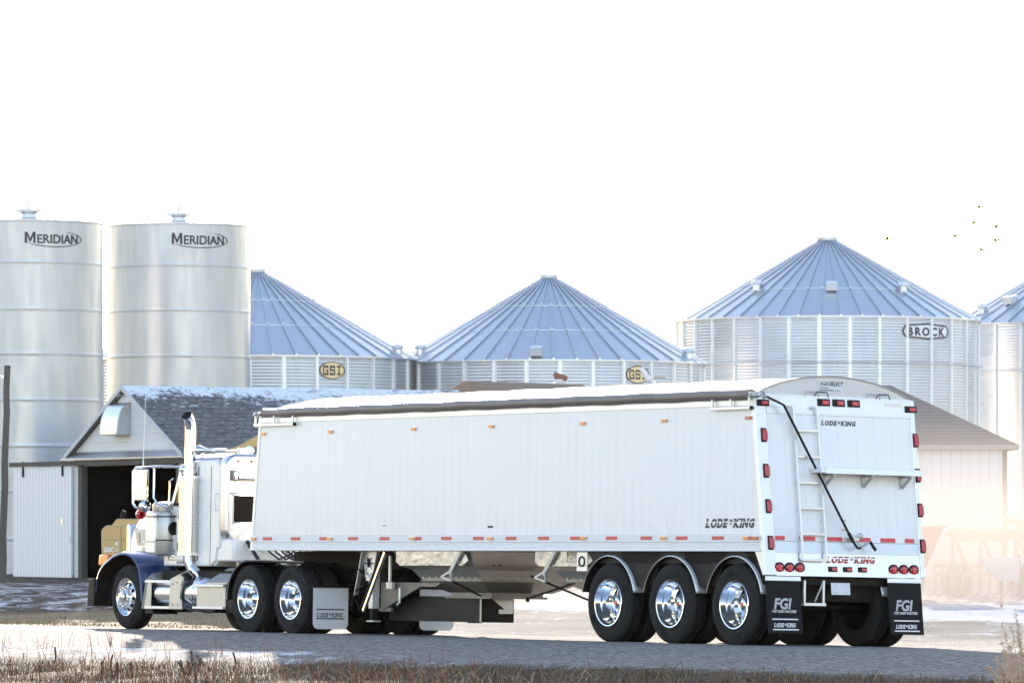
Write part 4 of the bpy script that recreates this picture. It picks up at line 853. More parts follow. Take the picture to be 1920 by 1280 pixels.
def ground_mat():
    m, n, p, _, L = mk('ground_cover'); co = coord(n, 'Object')
    def at_(nm): t = n.nodes.new('ShaderNodeAttribute'); t.attribute_name = nm; return t.outputs['Fac']
    big = noise(n, .35, 5, co); med = noise(n, 2.2, 6, co); fine = noise(n, 26, 5, co, .7)
    vor = n.nodes.new('ShaderNodeTexVoronoi'); vor.inputs['Scale'].default_value = 16; L.new(co, vor.inputs['Vector'])
    peb = ramp(n, vor.outputs['Color'], [(.1, (.10,.095,.093)), (.5, (.24,.23,.22)), (.95, (.52,.50,.48))])
    tr = noise(n, 1.0, 3, coord(n, 'Object', (1, 1, 1)))
    grav = mixc(n, mth(n, 'MULTIPLY', fine, .45), peb, mixc(n, med, (.19,.18,.175), (.33,.315,.30)))
    dirt = mixc(n, big, mixc(n, fine, (.045,.033,.026), (.095,.072,.055)), mixc(n, fine, (.08,.06,.042), (.14,.105,.075)))
    tang = mixc(n, med, mixc(n, fine, (.22,.15,.075), (.44,.33,.19)), mixc(n, fine, (.33,.24,.13), (.50,.39,.25)))
    yard = mixc(n, big, mixc(n, fine, (.28,.245,.205), (.36,.32,.27)), (.40,.36,.31))
    near = mixc(n, med, mixc(n, fine, (.03,.024,.014), (.075,.055,.03)), mixc(n, fine, (.06,.042,.022), (.13,.09,.05)))
    c = mixc(n, at_('yard'), dirt, yard); c = mixc(n, at_('tan'), c, tang); c = mixc(n, at_('near'), c, near); c = mixc(n, at_('road'), c, grav)
    st = noise(n, 1.0, 9, coord(n, 'Object', (1.5, .8, 1)), .70, .5)
    sm = mth(n, 'ADD', mth(n, 'MULTIPLY', st, .8), mth(n, 'MULTIPLY', fine, .25))
    d = mth(n, 'SUBTRACT', mth(n, 'ADD', at_('snow'), -.02), mth(n, 'MULTIPLY', mth(n, 'SUBTRACT', sm, .13), 1.18))
    mask = ramp(n, mth(n, 'ADD', mth(n, 'MULTIPLY', d, 6), .5), [(.15, 0), (.8, 1)])
    c = mixc(n, mask, c, mixc(n, fine, (.74,.76,.79), (.86,.87,.88)))
    L.new(c, p.inputs['Base Color']); p.inputs['Roughness'].default_value = .92; p.inputs['Specular IOR Level'].default_value = .2
    h = mth(n, 'ADD', mth(n, 'MULTIPLY', fine, .8), mth(n, 'ADD', mth(n, 'MULTIPLY', vor.outputs['Distance'], -1.1), mth(n, 'MULTIPLY', med, .8)))
    L.new(bump(n, h, 1.0, .07), p.inputs['Normal'])
    return m
me.materials.append(ground_mat())
go = bpy.data.objects.new('ground', me); COL.objects.link(go); tag(go, kind='structure')

# ------------------------------------------------------------------ galvanised bins
def galv(name, col=(.60,.61,.62), rough=.36, sc=None):
    return pm(name, col, rough, .9, .10, 1.1, 0, rvar=.12, sc=sc)
M['galv'] = galv_sheets('galvanised_wall', (.56,.57,.58), .38, 30, .82); M['galvroof'] = galv_sheets('galvanised_roof', (.57,.59,.60), .38, 45, 9.0, .9, .07); M['stiff'] = pm('galvanised_post', (.72,.73,.735), .45, .6, .06, 2)
M['signcream'] = pm('cream_sign', (.84,.63,.33), .5, 0, .1, 3); M['signdark'] = pm('dark_sign_print', (.05,.04,.035), .5, 0, .1, 3)
def gbin(label, pxc, D, rpx, y_eave, y_peak, nst, nrib, steps, cap_px, wind=(), sign=None, vents=(), off=0.0, ridge_step=.02):
    c = at(pxc, YH, D); Rr = rpx*D/F; z0 = float(gz(c.x, c.y)); ze = (YH-y_eave)/F*(D-.0) ; zp = (YH-y_peak)/F*D
    root = empty('grain_bin', (c.x, c.y, z0)); tag(root, label, 'grain bin', 'galvanised grain bins behind the trailer'); o = (c.x, c.y, z0)
    Rw = Rr - .10
    def cyl(th, r, z): return (c.x + r*math.sin(th), c.y - r*math.cos(th), z)
    pitch = .105; n_ = int((ze-z0)/pitch*4); N = 120
    b = B(); b.grid(lambda z, th: cyl(th, Rw + .011*math.cos(2*math.pi*(z-z0)/pitch), z), [z0 + i*pitch/4 for i in range(n_+1)], [2*math.pi*k/N for k in range(N+1)])
    b.build('wall', M['galv'], root, smooth=60, off=o)
    for k in range(nst):
        th = 2*math.pi*(k+off)/nst; s, cs = math.sin(th), math.cos(th)
        e = Vector((cs, s, 0)); rn = Vector((s, -cs, 0)); p = Vector((c.x, c.y, 0)) + rn*(Rw+.012)
        b = B(); P = [p-e*.075, p-e*.045, p-e*.045+rn*.055, p+e*.045+rn*.055, p+e*.045, p+e*.075, p+e*.075-rn*.03, p-e*.075-rn*.03]
        b.prism([(a.x, a.y, z0) for a in P], (0,0,ze-z0-.02)); b.build('stiffener', M['stiff'], root, smooth=0, off=o)
    for zz in wind:
        b = B(); z = (YH-zz)/F*(D-Rr*.3); b.tube([cyl(2*math.pi*k/90, Rw+.10, z) for k in range(91)], .028, 6, cap=False)
        for k in range(nst): th = 2*math.pi*(k+off)/nst; b.ball(cyl(th, Rw+.10, z), .05, 6)
        b.build('wind_ring', M['stiff'], root, off=o)
    rc = cap_px*D/F
    def zr(r): 
        f = (Rr-r)/(Rr-rc); z = ze - .0 + (zp-.12-ze)*f
        for s_ in steps: z -= ridge_step if f < s_ else 0
        return z + ridge_step*len(steps)*(1-f)
    rad = [Rr]; 
    for s_ in sorted(steps): r = Rr-(Rr-rc)*s_; rad += [r+.002, r-.002]
    rad += [rc]
    b = B(); b.grid(lambda r, th: cyl(th, r, zr(r)), rad, [2*math.pi*k/(nrib*2) for k in range(nrib*2+1)])
    b.grid(lambda r, th: cyl(th, r, zr(Rr)-(.05 if r == Rr else .02)), [Rr, Rw-.02], [2*math.pi*k/(nrib*2) for k in range(nrib*2+1)])
    b.grid(lambda q, th: cyl(th, Rr, zr(Rr)-.05*q), [0, 1], [2*math.pi*k/(nrib*2) for k in range(nrib*2+1)])
    for k in range(nrib):
        th = 2*math.pi*(k+.5*off)/nrib
        for r0, r1 in zip(rad[::2], rad[1::2]):
            w0, w1 = .035/r0, .025/max(r1,.3)
            q = [cyl(th-w0, r0, zr(r0)-.01), cyl(th+w0, r0, zr(r0)-.01), cyl(th+w1, r1, zr(r1)-.01), cyl(th-w1, r1, zr(r1)-.01)]
            b.hexa(q + [(x, y, z+.065) for x, y, z in q])
    b.build('roof', M['galvroof'], root, smooth=20, off=o)
    b = B(); b.lathe([(rc*1.6, -.30), (rc*1.55, -.16), (rc*1.15, -.06), (rc, -.05), (rc, .12), (rc*1.1, .14), (rc*1.1, .20), (rc*.6, .24), (.001, .24)], (c.x, c.y, zp-.16), (0,0,1), 28)
    b.build('roof_cap', M['galvroof'], root, smooth=30, off=o)
    for th, f, kind in vents:
        th = R(th); r = Rr-(Rr-rc)*f; p = Vector(cyl(th, r, zr(r))); rn = Vector((math.sin(th), -math.cos(th), 0)); e = Vector((math.cos(th), math.sin(th), 0))
        b = B()
        if kind == 'hood': b.lathe([(.13,-.05),(.13,.15),(.18,.15),(.21,.2),(.18,.28),(.10,.32),(.001,.33)], p, (0,0,1), 18)
        else:
            a0 = p - rn*.32 + Vector((0,0,.30)); 
            b.hexa([p-e*.18-rn*.25, p+e*.18-rn*.25, p+e*.18+rn*.12, p-e*.18+rn*.12, p-e*.18-rn*.25+Vector((0,0,.34)), p+e*.18-rn*.25+Vector((0,0,.34)), p+e*.2+rn*.2+Vector((0,0,.26)), p-e*.2+rn*.2+Vector((0,0,.26))])
        b.build('roof_vent', M['stiff'], root, smooth=30, off=o)
    if sign:
        spx, spy, w, h, kind = sign; th0 = math.asin((spx-pxc)/rpx); zc = (YH-spy)/F*(D-Rr*math.cos(th0)); k = (D-Rr*math.cos(th0))/F; w *= k/ max(.5, math.cos(th0)); h *= k
        S = lambda x, y, l: cyl(th0 + x/Rw, Rw+.022+l, zc+y)
        def ell(sc): return circ(w/2*sc, 40, 0, 0, h/2*(sc if sc > .9 else sc))
        if kind == 'oval':
            b = B(); vs, fs = flat([circ(w/2, 48, ry=h/2)]); 
            b.grid(lambda a, r: S(w/2*r*math.cos(a), h/2*r*math.sin(a), 0), [2*math.pi*i/48 for i in range(49)], [.001,.35,.7,.93]); sg = b.build('sign', M['signcream'], root, smooth=0, off=o)
            b = B(); b.grid(lambda a, r: S(w/2*r*math.cos(a), h/2*r*math.sin(a), .006), [2*math.pi*i/48 for i in range(49)], [.91,1.0]); b.build('sign_border', M['signdark'], sg, smooth=0, off=o)
            gl = {'G':[(0,0,1,.2),(0,.2,.22,.8),(0,.8,1,1),(.78,.2,1,.55),(.5,.4,.78,.55),(.78,.68,1,.8)], 'S':[(0,0,1,.2),(.78,.2,1,.42),(0,.42,1,.60),(0,.60,.22,.8),(0,.8,1,1),(0,.2,.22,.32),(.78,.68,1,.8)], 'I':[(.1,0,.9,.18),(.38,.18,.62,.82),(.1,.82,.9,1)]}
            b = B()
            for i, ch in enumerate('GSI'):
                for x0, y0, x1, y1 in gl[ch]:
                    xs = lambda x: -.36*w + i*.26*w + x*.20*w; ys = lambda y: -.27*h + y*.54*h
                    b.add([S(xs(x0),ys(y0),.008), S(xs(x1),ys(y0),.008), S(xs(x1),ys(y1),.008), S(xs(x0),ys(y1),.008)], [(0,1,2,3)])
            b.build('lettering', M['signdark'], sg, smooth=0, off=o, recalc=False)
        else:
            oc = lambda s_, d=0: [(-w/2+d, 0), (-w/2+.05*w+d*.5, h*.36-d*.7), (0, h/2-d), (w/2-.05*w-d*.5, h*.36-d*.7), (w/2-d, 0), (w/2-.05*w-d*.5, -h*.36+d*.7), (0, -h/2+d), (-w/2+.05*w+d*.5, -h*.36+d*.7)]
            def dens(P, m_=6): return [((1-t)*P[i][0]+t*P[(i+1) % len(P)][0], (1-t)*P[i][1]+t*P[(i+1) % len(P)][1]) for i in range(len(P)) for t in [k_/m_ for k_ in range(m_)]]
            outl = dens(oc(1)); inl = dens(oc(1, .03*w)); n2 = len(outl)
            b = B(); b.add([S(x*r, y*r, 0) for x, y in outl for r in (.02,.5,1)], [(i*3+j, ((i+1) % n2)*3+j, ((i+1) % n2)*3+j+1, i*3+j+1) for i in range(n2) for j in range(2)]); sg = b.build('sign', M['decalwhite'], root, smooth=0, off=o)
            b = B(); b.add([S(x, y, .006) for p in zip(outl, inl) for x, y in p], [(i*2, ((i+1) % n2)*2, ((i+1) % n2)*2+1, i*2+1) for i in range(n2)]); b.build('sign_border', M['signdark'], sg, smooth=0, off=o)
            b = B(); tvs, tfs = text('BROCK', h*.50, bold=.045, gap=1.35); wt = max(v[0] for v in tvs)
            b.add([S((v[0]/wt-.5)*.80*w, v[1]-h*.25, .008) for v in tvs], tfs); b.build('lettering', M['signdark'], sg, smooth=0, off=o, recalc=False)
    return root
gbin('galvanised grain bin with a whole oval cream sign, partly hidden by a smooth tank', 482, 178, 304, 675, 506, 30, 44, (.36,.66), 16, sign=(634,694,47,33,'oval'), vents=((67,.05,'hood'),))
gbin('middle galvanised grain bin, its oval cream sign partly covered by an auger spout', 1029, 180, 296, 683, 517, 30, 43, (.36,.66), 17, sign=(1193,702,44,33,'oval'), vents=((-5,.04,'box'),(68,.06,'hood'),(-63,.1,'hood')), off=.3)
gbin('tallest galvanised grain bin with a white black-edged name plate below its eave', 1551, 190, 288, 603, 447, 32, 46, (.36,), 20, wind=(685,), sign=(1724,621,92,31,'brock'), vents=((-1,.33,'box'),(42,.34,'hood'),(-46,.36,'hood')), off=.45)
gbin('galvanised grain bin cut off by the right edge of the picture', 2050, 199, 288, 613, 460, 32, 46, (.36,), 20, wind=(698,), vents=((-62,.15,'hood'),(-50,.25,'box')))
gbin('galvanised grain bin seen only as a strip between the two smooth tanks', -18, 205, 224, 662, 560, 30, 43, (.4,), 16)

# ------------------------------------------------------------------ smooth steel tanks
def tank_mat():
    m, n, p, _, L = mk('brushed_steel_skin'); co = coord(n)
    f = noise(n, 1.2, 5, coord(n, 'Object', (1.4,1.4,.35)))
    L.new(mixc(n, f, (.36,.375,.40), (.46,.47,.49)), p.inputs['Base Color']); p.inputs['Metallic'].default_value = .85
    L.new(ramp(n, noise(n, 2, 4, coord(n, 'Object', (2,2,.3))), [(.3, .34), (.7, .46)]), p.inputs['Roughness'])
    L.new(bump(n, noise(n, .9, 2, co), .10, .05), p.inputs['Normal']); return m
M['tank'] = tank_mat()
def tank(label, pxc, D, rpx, ytop, seams, tx, ty, ycap, bolts):
    c = at(pxc, YH, D); r = rpx*D/F; z0 = float(gz(c.x, c.y)); zt = (YH-ytop)/F*(D-r); o = (c.x, c.y, z0)
    root = empty('storage_tank', o); tag(root, label, 'storage tank', 'smooth steel tanks')
    cyl = lambda th, rr, z: (c.x + rr*math.sin(th), c.y - rr*math.cos(th), z)
    zs = [(YH-y)/F*(D-r) for y in seams]
    prof = [(r, z0)]
    for z in sorted(zs): prof += [(r, z-.09), (r, z-.05), (r+.006, z-.02), (r+.006, z+.02), (r, z+.05), (r, z+.09)]
    prof += [(r, zt-.1), (r, zt-.06), (r+.02, zt-.05), (r+.02, zt)]
    b = B(); b.lathe([(a, z-z0) for a, z in prof], o, (0,0,1), 96); b.build('shell', M['tank'], root, smooth=30, off=o)
    zc = (YH-ycap)/F*D
    b = B(); b.lathe([(r+.02, zt-z0), (.34, zt-z0+.13), (.3, zt-z0+.15)], o, (0,0,1), 64); b.build('roof', M['tank'], root, smooth=30, off=o)
    b = B(); b.lathe([(.24, zt-z0+.12), (.21, zt-z0+.26), (.36, zt-z0+.32), (.38, zt-z0+.40), (.13, zt-z0+.44), (.001, zt-z0+.445)], o, (0,0,1), 28); lid = b.build('lid', M['alu_white'], root, smooth=30, off=o)
    b = B(); p = Vector((c.x, c.y, zt+.42)); b.tube([p, p+Vector((0,0,.12)), p+Vector((.04,0,.19)), p+Vector((.11,0,.2)), p+Vector((.15,0,.13))], .04, 8); b.build('vent_pipe', M['alu_dull'], lid, off=o)
    for bx in bolts:
        th = math.asin(max(-.99, min(.99, (bx-pxc)/rpx))); p = Vector(cyl(th, r-.03, zt)); b = B(); b.bar(p-Vector((0,0,.12)), p+Vector((0,0,.06)), .05); b.tube([p+Vector((.06*math.cos(a), 0, .11+.06*math.sin(a))) for a in [2*math.pi*i/10 for i in range(11)]], .02, 6, cap=False); b.build('lifting_eye', M['alu_dull'], root, off=o)
    b = B(); th0 = math.asin((tx-pxc)/rpx); k = (D-r*math.cos(th0))/F; zc = (YH-ty)/F*(D-r*math.cos(th0)); x = 0; cs = math.cos(th0)
    W_ = 98*k/cs; S = lambda a, y, l=0: cyl(th0 + (a-W_/2)/r, r+.012+l, zc+y)
    m1, f1 = flat([[(x*21*k, y*21*k) for x, y in ((0,0),(.22,0),(.22,.62),(.44,.12),(.56,.12),(.78,.62),(.78,0),(1,0),(1,1),(.76,1),(.5,.42),(.24,1),(0,1))]]); m2, f2 = text('ERIDIAN', 16.5*k, bold=.02)
    w1 = max(v[0] for v in m1); w2 = max(v[0] for v in m2); s_ = W_/(w1+w2+3*k)
    b.add([S(v[0]*s_, v[1]-8*k) for v in m1], f1); b.add([S((v[0]+w1+3*k)*s_, v[1]-8*k) for v in m2], f2)
    ea = [R(a) for a in range(-165, 72, 6)]; n_ = len(ea)
    def sw(a, d): return S(W_*.53 + (W_*.55+d)*math.cos(a), 0*k + (14.5*k+d)*math.sin(a))
    b.add([sw(a, d*min(1, (i+1)/8, (n_-i)/6)) for i, a in enumerate(ea) for d in (-.9*k, .9*k)], [(i*2, i*2+2, i*2+3, i*2+1) for i in range(n_-1)])
    b.build('lettering', M['decalblack'], root, smooth=0, off=o, recalc=False)
    return root
tank('smooth steel storage tank at the left edge of the picture, behind the sliding barn door', 54, 156, 139, 411, (490,578,662,748,835,920,1010), 110, 448, 385, (5,183))
tank('smooth steel storage tank rising behind the barn roof, right of the other tank', 335, 164, 134, 417, (496,580,666,750,836), 381, 450, 398, (280,456))

# ------------------------------------------------------------------ barn
A = at(342, 1086, 140); A.z = float(gz(A.x, A.y)) - .02
ph = R(60); ad = Vector((-math.cos(ph), math.sin(ph), 0)); bd = Vector((math.sin(ph), math.cos(ph), 0))
BN = empty('barn', tuple(A)); tag(BN, 'small old white barn with snowy shingle roof and open dark doorway', 'barn')
bp = lambda a, b_, z: tuple(A + ad*a + bd*b_ + Vector((0,0,z)))
WB, LB, HE, HR = 6.45, 9.8, 3.36, 5.02
def bbox(b, a0, a1, b0, b1, z0, z1): return b.hexa([bp(a0,b0,z0), bp(a1,b0,z0), bp(a1,b1,z0), bp(a0,b1,z0), bp(a0,b0,z1), bp(a1,b0,z1), bp(a1,b1,z1), bp(a0,b1,z1)])
bo = tuple(A)
def bb(name, b, mat, **k): return b.build(name, M[mat] if isinstance(mat, str) else mat, BN, off=bo, **k)
def siding():
    m, n, p, _, L = mk('white_lap_siding'); co = coord(n); s = n.nodes.new('ShaderNodeSeparateXYZ'); L.new(co, s.inputs[0])
    f = mth(n, 'FRACT', mth(n, 'DIVIDE', s.outputs[2], .2)); line = mth(n, 'LESS_THAN', f, .07)
    base = mixc(n, noise(n, 1.4, 6, co), (.66,.66,.66), (.80,.80,.79)); c = mixc(n, mth(n, 'MULTIPLY', line, .4), base, (.30,.31,.33))
    L.new(c, p.inputs['Base Color']); p.inputs['Roughness'].default_value = .6; L.new(bump(n, f, .5, .03), p.inputs['Normal']); return m
M['siding'] = siding()
def vribs(name, col, k=.13, dk=(.45,.47,.5)):
    m, n, p, _, L = mk(name); co = coord(n); s = n.nodes.new('ShaderNodeSeparateXYZ'); L.new(co, s.inputs[0])
    u_ = mth(n, 'ADD', mth(n, 'MULTIPLY', s.outputs[0], ad.x if 'door' in name else 1), mth(n, 'MULTIPLY', s.outputs[1], ad.y if 'door' in name else 0))
    f = mth(n, 'FRACT', mth(n, 'DIVIDE', u_, k)); line = mth(n, 'LESS_THAN', f, .16)
    base = mixc(n, noise(n, 1.3, 5, co), tuple(c*.94 for c in col), col); L.new(mixc(n, mth(n, 'MULTIPLY', line, .45), base, dk), p.inputs['Base Color'])
    p.inputs['Roughness'].default_value = .5; L.new(bump(n, mth(n, 'PINGPONG', f, .5), .6, .03), p.inputs['Normal']); return m
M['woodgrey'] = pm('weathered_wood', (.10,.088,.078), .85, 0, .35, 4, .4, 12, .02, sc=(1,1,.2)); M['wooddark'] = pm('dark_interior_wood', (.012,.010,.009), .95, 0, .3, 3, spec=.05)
b = B(); bbox(b, -.0, .22, .0, .14, 0, HE-.1); bbox(b, 6.15, WB, .0, .14, 0, HE-.1); 
b.prism([bp(-.05,.0,HE-.06), bp(WB+.05,.0,HE-.06), bp(WB/2,.0,HR-.06)], tuple(bd*.12)); bbox(b, .22, 6.15, .02, .12, HE-.36, HE-.07); bb('gable_wall', b, 'siding', smooth=0)
b = B(); bbox(b, 0, .12, .14, LB, 0, HE-.1); bbox(b, WB-.12, WB, .14, LB, 0, HE-.1); bbox(b, .12, WB-.12, LB-.12, LB, 0, HE-.1); b.prism([bp(0,LB-.1,HE-.1), bp(WB,LB-.1,HE-.1), bp(WB/2,LB-.1,HR-.1)], tuple(bd*.1)); bb('wall', b, 'siding', smooth=0)
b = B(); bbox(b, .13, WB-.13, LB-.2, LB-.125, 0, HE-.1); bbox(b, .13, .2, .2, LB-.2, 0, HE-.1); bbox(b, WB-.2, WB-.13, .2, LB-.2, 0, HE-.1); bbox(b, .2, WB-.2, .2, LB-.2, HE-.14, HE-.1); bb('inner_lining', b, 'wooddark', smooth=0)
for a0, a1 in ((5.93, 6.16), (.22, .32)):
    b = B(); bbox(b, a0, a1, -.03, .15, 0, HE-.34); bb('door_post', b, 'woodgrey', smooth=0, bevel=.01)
def shingles():
    m, n, p, _, L = mk('old_asphalt_shingles'); co = coord(n); 
    sx = n.nodes.new('ShaderNodeSeparateXYZ'); L.new(co, sx.inputs[0])
    u_ = mth(n, 'ADD', mth(n, 'MULTIPLY', sx.outputs[0], bd.x), mth(n, 'MULTIPLY', sx.outputs[1], bd.y)); cb = n.nodes.new('ShaderNodeCombineXYZ'); L.new(u_, cb.inputs[0]); L.new(mth(n, 'ADD', mth(n, 'MULTIPLY', sx.outputs[2], 1.2), mth(n, 'MULTIPLY', noise(n, 2.5, 4, co), .22)), cb.inputs[1])
    br = n.nodes.new('ShaderNodeTexBrick'); br.inputs['Scale'].default_value = 1; br.inputs['Brick Width'].default_value = .26; br.inputs['Row Height'].default_value = .13; br.inputs['Mortar Size'].default_value = .018; br.inputs['Mortar Smooth'].default_value = .3
    br.inputs['Color1'].default_value = (.185,.18,.175,1); br.inputs['Color2'].default_value = (.085,.083,.085,1); br.inputs['Mortar'].default_value = (.06,.058,.058,1); br.inputs['Bias'].default_value = -.1; L.new(cb.outputs[0], br.inputs['Vector'])
    c = mixc(n, ramp(n, noise(n, 3, 6, co), [(.35, 0), (.7, .6)]), br.outputs['Color'], (.21,.19,.175))
    hi = ramp(n, mth(n, 'ADD', mth(n, 'MULTIPLY', sx.outputs[2], .55), -2.05), [(0, 0), (1, 1)])      # snow lies in the upper courses
    sn = noise(n, 1.0, 6, coord(n, 'Object', (.6,.6,1.6)), .62); fl_ = noise(n, 7, 4, co, .6)
    mask = ramp(n, mth(n, 'ADD', mth(n, 'MULTIPLY', hi, .46), mth(n, 'ADD', mth(n, 'MULTIPLY', sn, .45), mth(n, 'MULTIPLY', fl_, .35))), [(.63, 0), (.70, 1)])
    c = mixc(n, mask, c, (.80,.82,.85)); L.new(c, p.inputs['Base Color']); p.inputs['Roughness'].default_value = .85
    L.new(bump(n, mth(n, 'ADD', br.outputs['Fac'], mth(n, 'MULTIPLY', noise(n, 9, 4, co), -1.2)), .8, .05), p.inputs['Normal']); return m
M['shingle'] = shingles(); M['bargewhite'] = pm('worn_white_trim', (.58,.585,.60), .7, 0, .15, 4)
b = B()
for s_ in (0, 1):
    a_e, a_r = (-.30, WB/2) if s_ == 0 else (WB+.30, WB/2); sl = (HR-HE)/(WB/2); ze = HE - .3*sl
    nb = 40; na = 14; rs = random.Random(4+s_)
    jig = [[rs.uniform(-.012,.012) for _ in range(na+1)] for _ in range(nb+1)]
    top = lambda i, j: bp(a_e+(a_r-a_e)*j/na, -.16+(LB+.3)*i/nb, ze+(HR-ze)*j/na+.07+jig[i][j]-.03*math.sin(math.pi*i/nb))
    b.grid(lambda i, j: top(int(i), int(j)), range(nb+1), range(na+1))
    b.prism([bp(a_e,-.16,ze-.03), bp(a_r,-.16,HR-.03), bp(a_r,-.16,HR+.055), bp(a_e,-.16,ze+.055)], tuple(bd*(LB+.3)))
rf = bb('roof', b, 'shingle', smooth=0)
b = B()
for a_e in (-.30, WB+.30):
    sl = (HR-HE)/(WB/2); ze = HE-.3*sl; b.prism([bp(a_e,-.19,ze-.05), bp(WB/2,-.19,HR-.05), bp(WB/2,-.19,HR+.07), bp(a_e,-.19,ze+.07)], tuple(bd*.025))
b.bar(bp(-.29,-.16,HE-.25), bp(-.29,LB+.1,HE-.25), .05, .14)
bb('barge_board', b, 'bargewhite', smooth=0)
b = B(); b.prism([bp(-.40,-.22,HE-.20), bp(WB+.4,-.22,HE-.20), bp(WB+.3,-.02,HE-.02), bp(-.3,-.02,HE-.02)], (0,0,.03)); bb('door_hood', b, 'alu_dull', smooth=0)
b = B(); bbox(b, -.35, 10.25, -.16, -.02, HE-.34, HE-.22); bb('door_rail', b, 'woodgrey', smooth=0)
b = B(); bbox(b, 6.42, 10.1, -.10, -.05, .02, HE-.36); dr = bb('sliding_door', b, vribs('white_ribbed_door', (.80,.81,.83), .2, (.30,.32,.36)), smooth=0)
for a in (6.9, 9.4):
    b = B(); bbox(b, a, a+.08, -.13, -.10, HE-.62, HE-.2); b.build('hanger', M['frame'], dr, smooth=0, off=bo)
b = B(); bbox(b, 6.9, 7.06, -.115, -.10, 1.45, 1.6); bbox(b, 6.48, 6.52, -.13, -.10, .95, 1.1); b.build('latch', M['alu_white'], dr, smooth=0, off=bo)
b = B(); a0, a1 = 3.0, 4.0; z0_, z1_ = HE+.42, HE+1.28
arc = [(a1, -.02, z1_-.04)] + [(0,0,0)]*0
prof = [(0, z0_), (-.42, z0_)] + [(-.42*math.cos(R(t)), z1_-.42*(1-math.sin(R(t)))*1.6) for t in (0, 20, 40, 60, 80)] + [(0, z1_)]
b.prism([bp(a0, y, z) for y, z in prof], tuple(ad*(a1-a0))); bb('vent_hood', b, M['galvroof'], bevel=.02)

# ------------------------------------------------------------------ white shed on the right, small brown-roofed shed behind the trailer
def hipped(label, px0, px1, D, dep, yb_eave, yridge, hip, roofmat, wallmat, name, cat='shed'):
    p0 = at(px0, YH, D); p1 = at(px1, YH, D); z0 = float(gz(p1.x, D)) - .02; ze = (YH-yb_eave)/F*D; zr = (YH-yridge)/F*(D+dep/2)
    root = empty(name, (p1.x, D, z0)); tag(root, label, cat); o = (p1.x, D, z0)
    x0, x1, y0, y1 = p0.x+.28, p1.x-.28, D+.25, D+dep-.25
    b = B(); b.box(x0, x1, y0, y1, z0, ze-.12); b.build('wall', wallmat, root, smooth=0, off=o)
    b = B(); b.box(x1-.1, x1+.02, y0-.03, y0+.1, z0, ze-.12); b.build('corner_board', M['woodgrey'], root, smooth=0, off=o)
    b = B(); e = [(p0.x,D,ze),(p1.x,D,ze),(p1.x,D+dep,ze),(p0.x,D+dep,ze)]; r_ = [(p0.x+hip,D+dep/2,zr),(p1.x-hip,D+dep/2,zr)]
    b.add(e+r_, [(0,1,5,4),(1,2,5),(2,3,4,5),(3,0,4),(3,2,1,0)]); b.build('roof', roofmat, root, smooth=0, off=o)
    b = B(); b.box(p0.x-.02, p1.x+.02, D-.02, D+.02, ze-.13, ze-.003); b.box(p1.x-.02, p1.x+.025, D+.02, D+dep, ze-.13, ze-.003); b.build('fascia', pm('grey_fascia', (.33,.29,.26), .7, 0, .2, 3), root, smooth=0, off=o)
    return root, o
def plain_shingle(name, c1, c2):
    m, n, p, _, L = mk(name); co = coord(n); s = n.nodes.new('ShaderNodeSeparateXYZ'); L.new(co, s.inputs[0])
    f = mth(n, 'FRACT', mth(n, 'DIVIDE', s.outputs[2], .09)); c = mixc(n, mth(n, 'MULTIPLY', mth(n, 'LESS_THAN', f, .3), .5), mixc(n, noise(n, 4, 6, co), c1, c2), tuple(x*.6 for x in c1))
    L.new(c, p.inputs['Base Color']); p.inputs['Roughness'].default_value = .9; L.new(bump(n, f, .4, .02), p.inputs['Normal']); return m
hipped('white ribbed shed with a grey-brown hipped shingle roof at the right, behind the trailer', 1330, 1909, 142, 8.0, 833, 722, 3.05, plain_shingle('grey_brown_shingle', (.17,.145,.125), (.26,.225,.20)), vribs('white_ribbed_wall', (.60,.60,.61), .25, (.40,.41,.42)), 'shed')
p0 = at(832, YH, 152); z0 = float(gz(p0.x, 152)); zr_ = (YH-714)/F*152
SB = empty('shed', (p0.x, 152, z0)); tag(SB, 'low shed whose brown gable tip and ridge just show above the trailer tarp', 'shed')
b = B(); P = [(p0.x, zr_-1.3), (p0.x+1.0, zr_-.55), (p0.x+2.1, zr_-1.3), (p0.x+2.1, z0), (p0.x, z0)]
b.box(p0.x-.2, p0.x+4.4, 152.1, 155.6, z0, zr_-.78); b.build('wall', M['siding'], SB, smooth=0, off=(p0.x,152,z0))
b = B(); ap_ = (p0.x+.55, 152, zr_); rg = (p0.x+3.9, 155.3, zr_+.0)
b.add([(p0.x-.5,151.9,zr_-.75), ap_, rg, (p0.x+5.0,154,zr_-.75), (p0.x+1.6,151.9,zr_-.75), (p0.x+2.3,156,zr_-.75)], [(0,1,4),(1,2,3,4),(0,5,2,1),(0,4,3,5),(3,2,5)]); b.build('roof', plain_shingle('brown_shingle', (.20,.14,.10), (.30,.22,.17)), SB, smooth=0, off=(p0.x,152,z0))

# ------------------------------------------------------------------ pole
pt, pb_ = at(14, 685, 120), at(4, 1092, 120); UP = empty('utility_pole', tuple(pb_)); tag(UP, 'weathered leaning wooden pole at the left edge of the picture', 'pole')
b = B(); n_ = 9; b.tube([pb_.lerp(pt, i/n_) + Vector((.012*math.sin(i*2.1), 0, 0)) for i in range(n_+1)], [.085-.015*i/n_ for i in range(n_+1)], 12); b.build('pole', M['woodgrey'], UP, off=tuple(pb_))
b = B(); q_ = at(13, 712, 120); b.bar(q_, q_+Vector((-.32,.05,.13)), .05, .07); b.bar(q_+Vector((0,0,.02)), q_+Vector((-.3,.05,.02)), .025, .03); b.build('arm', M['alu_dull'], UP, smooth=0, off=tuple(pb_))

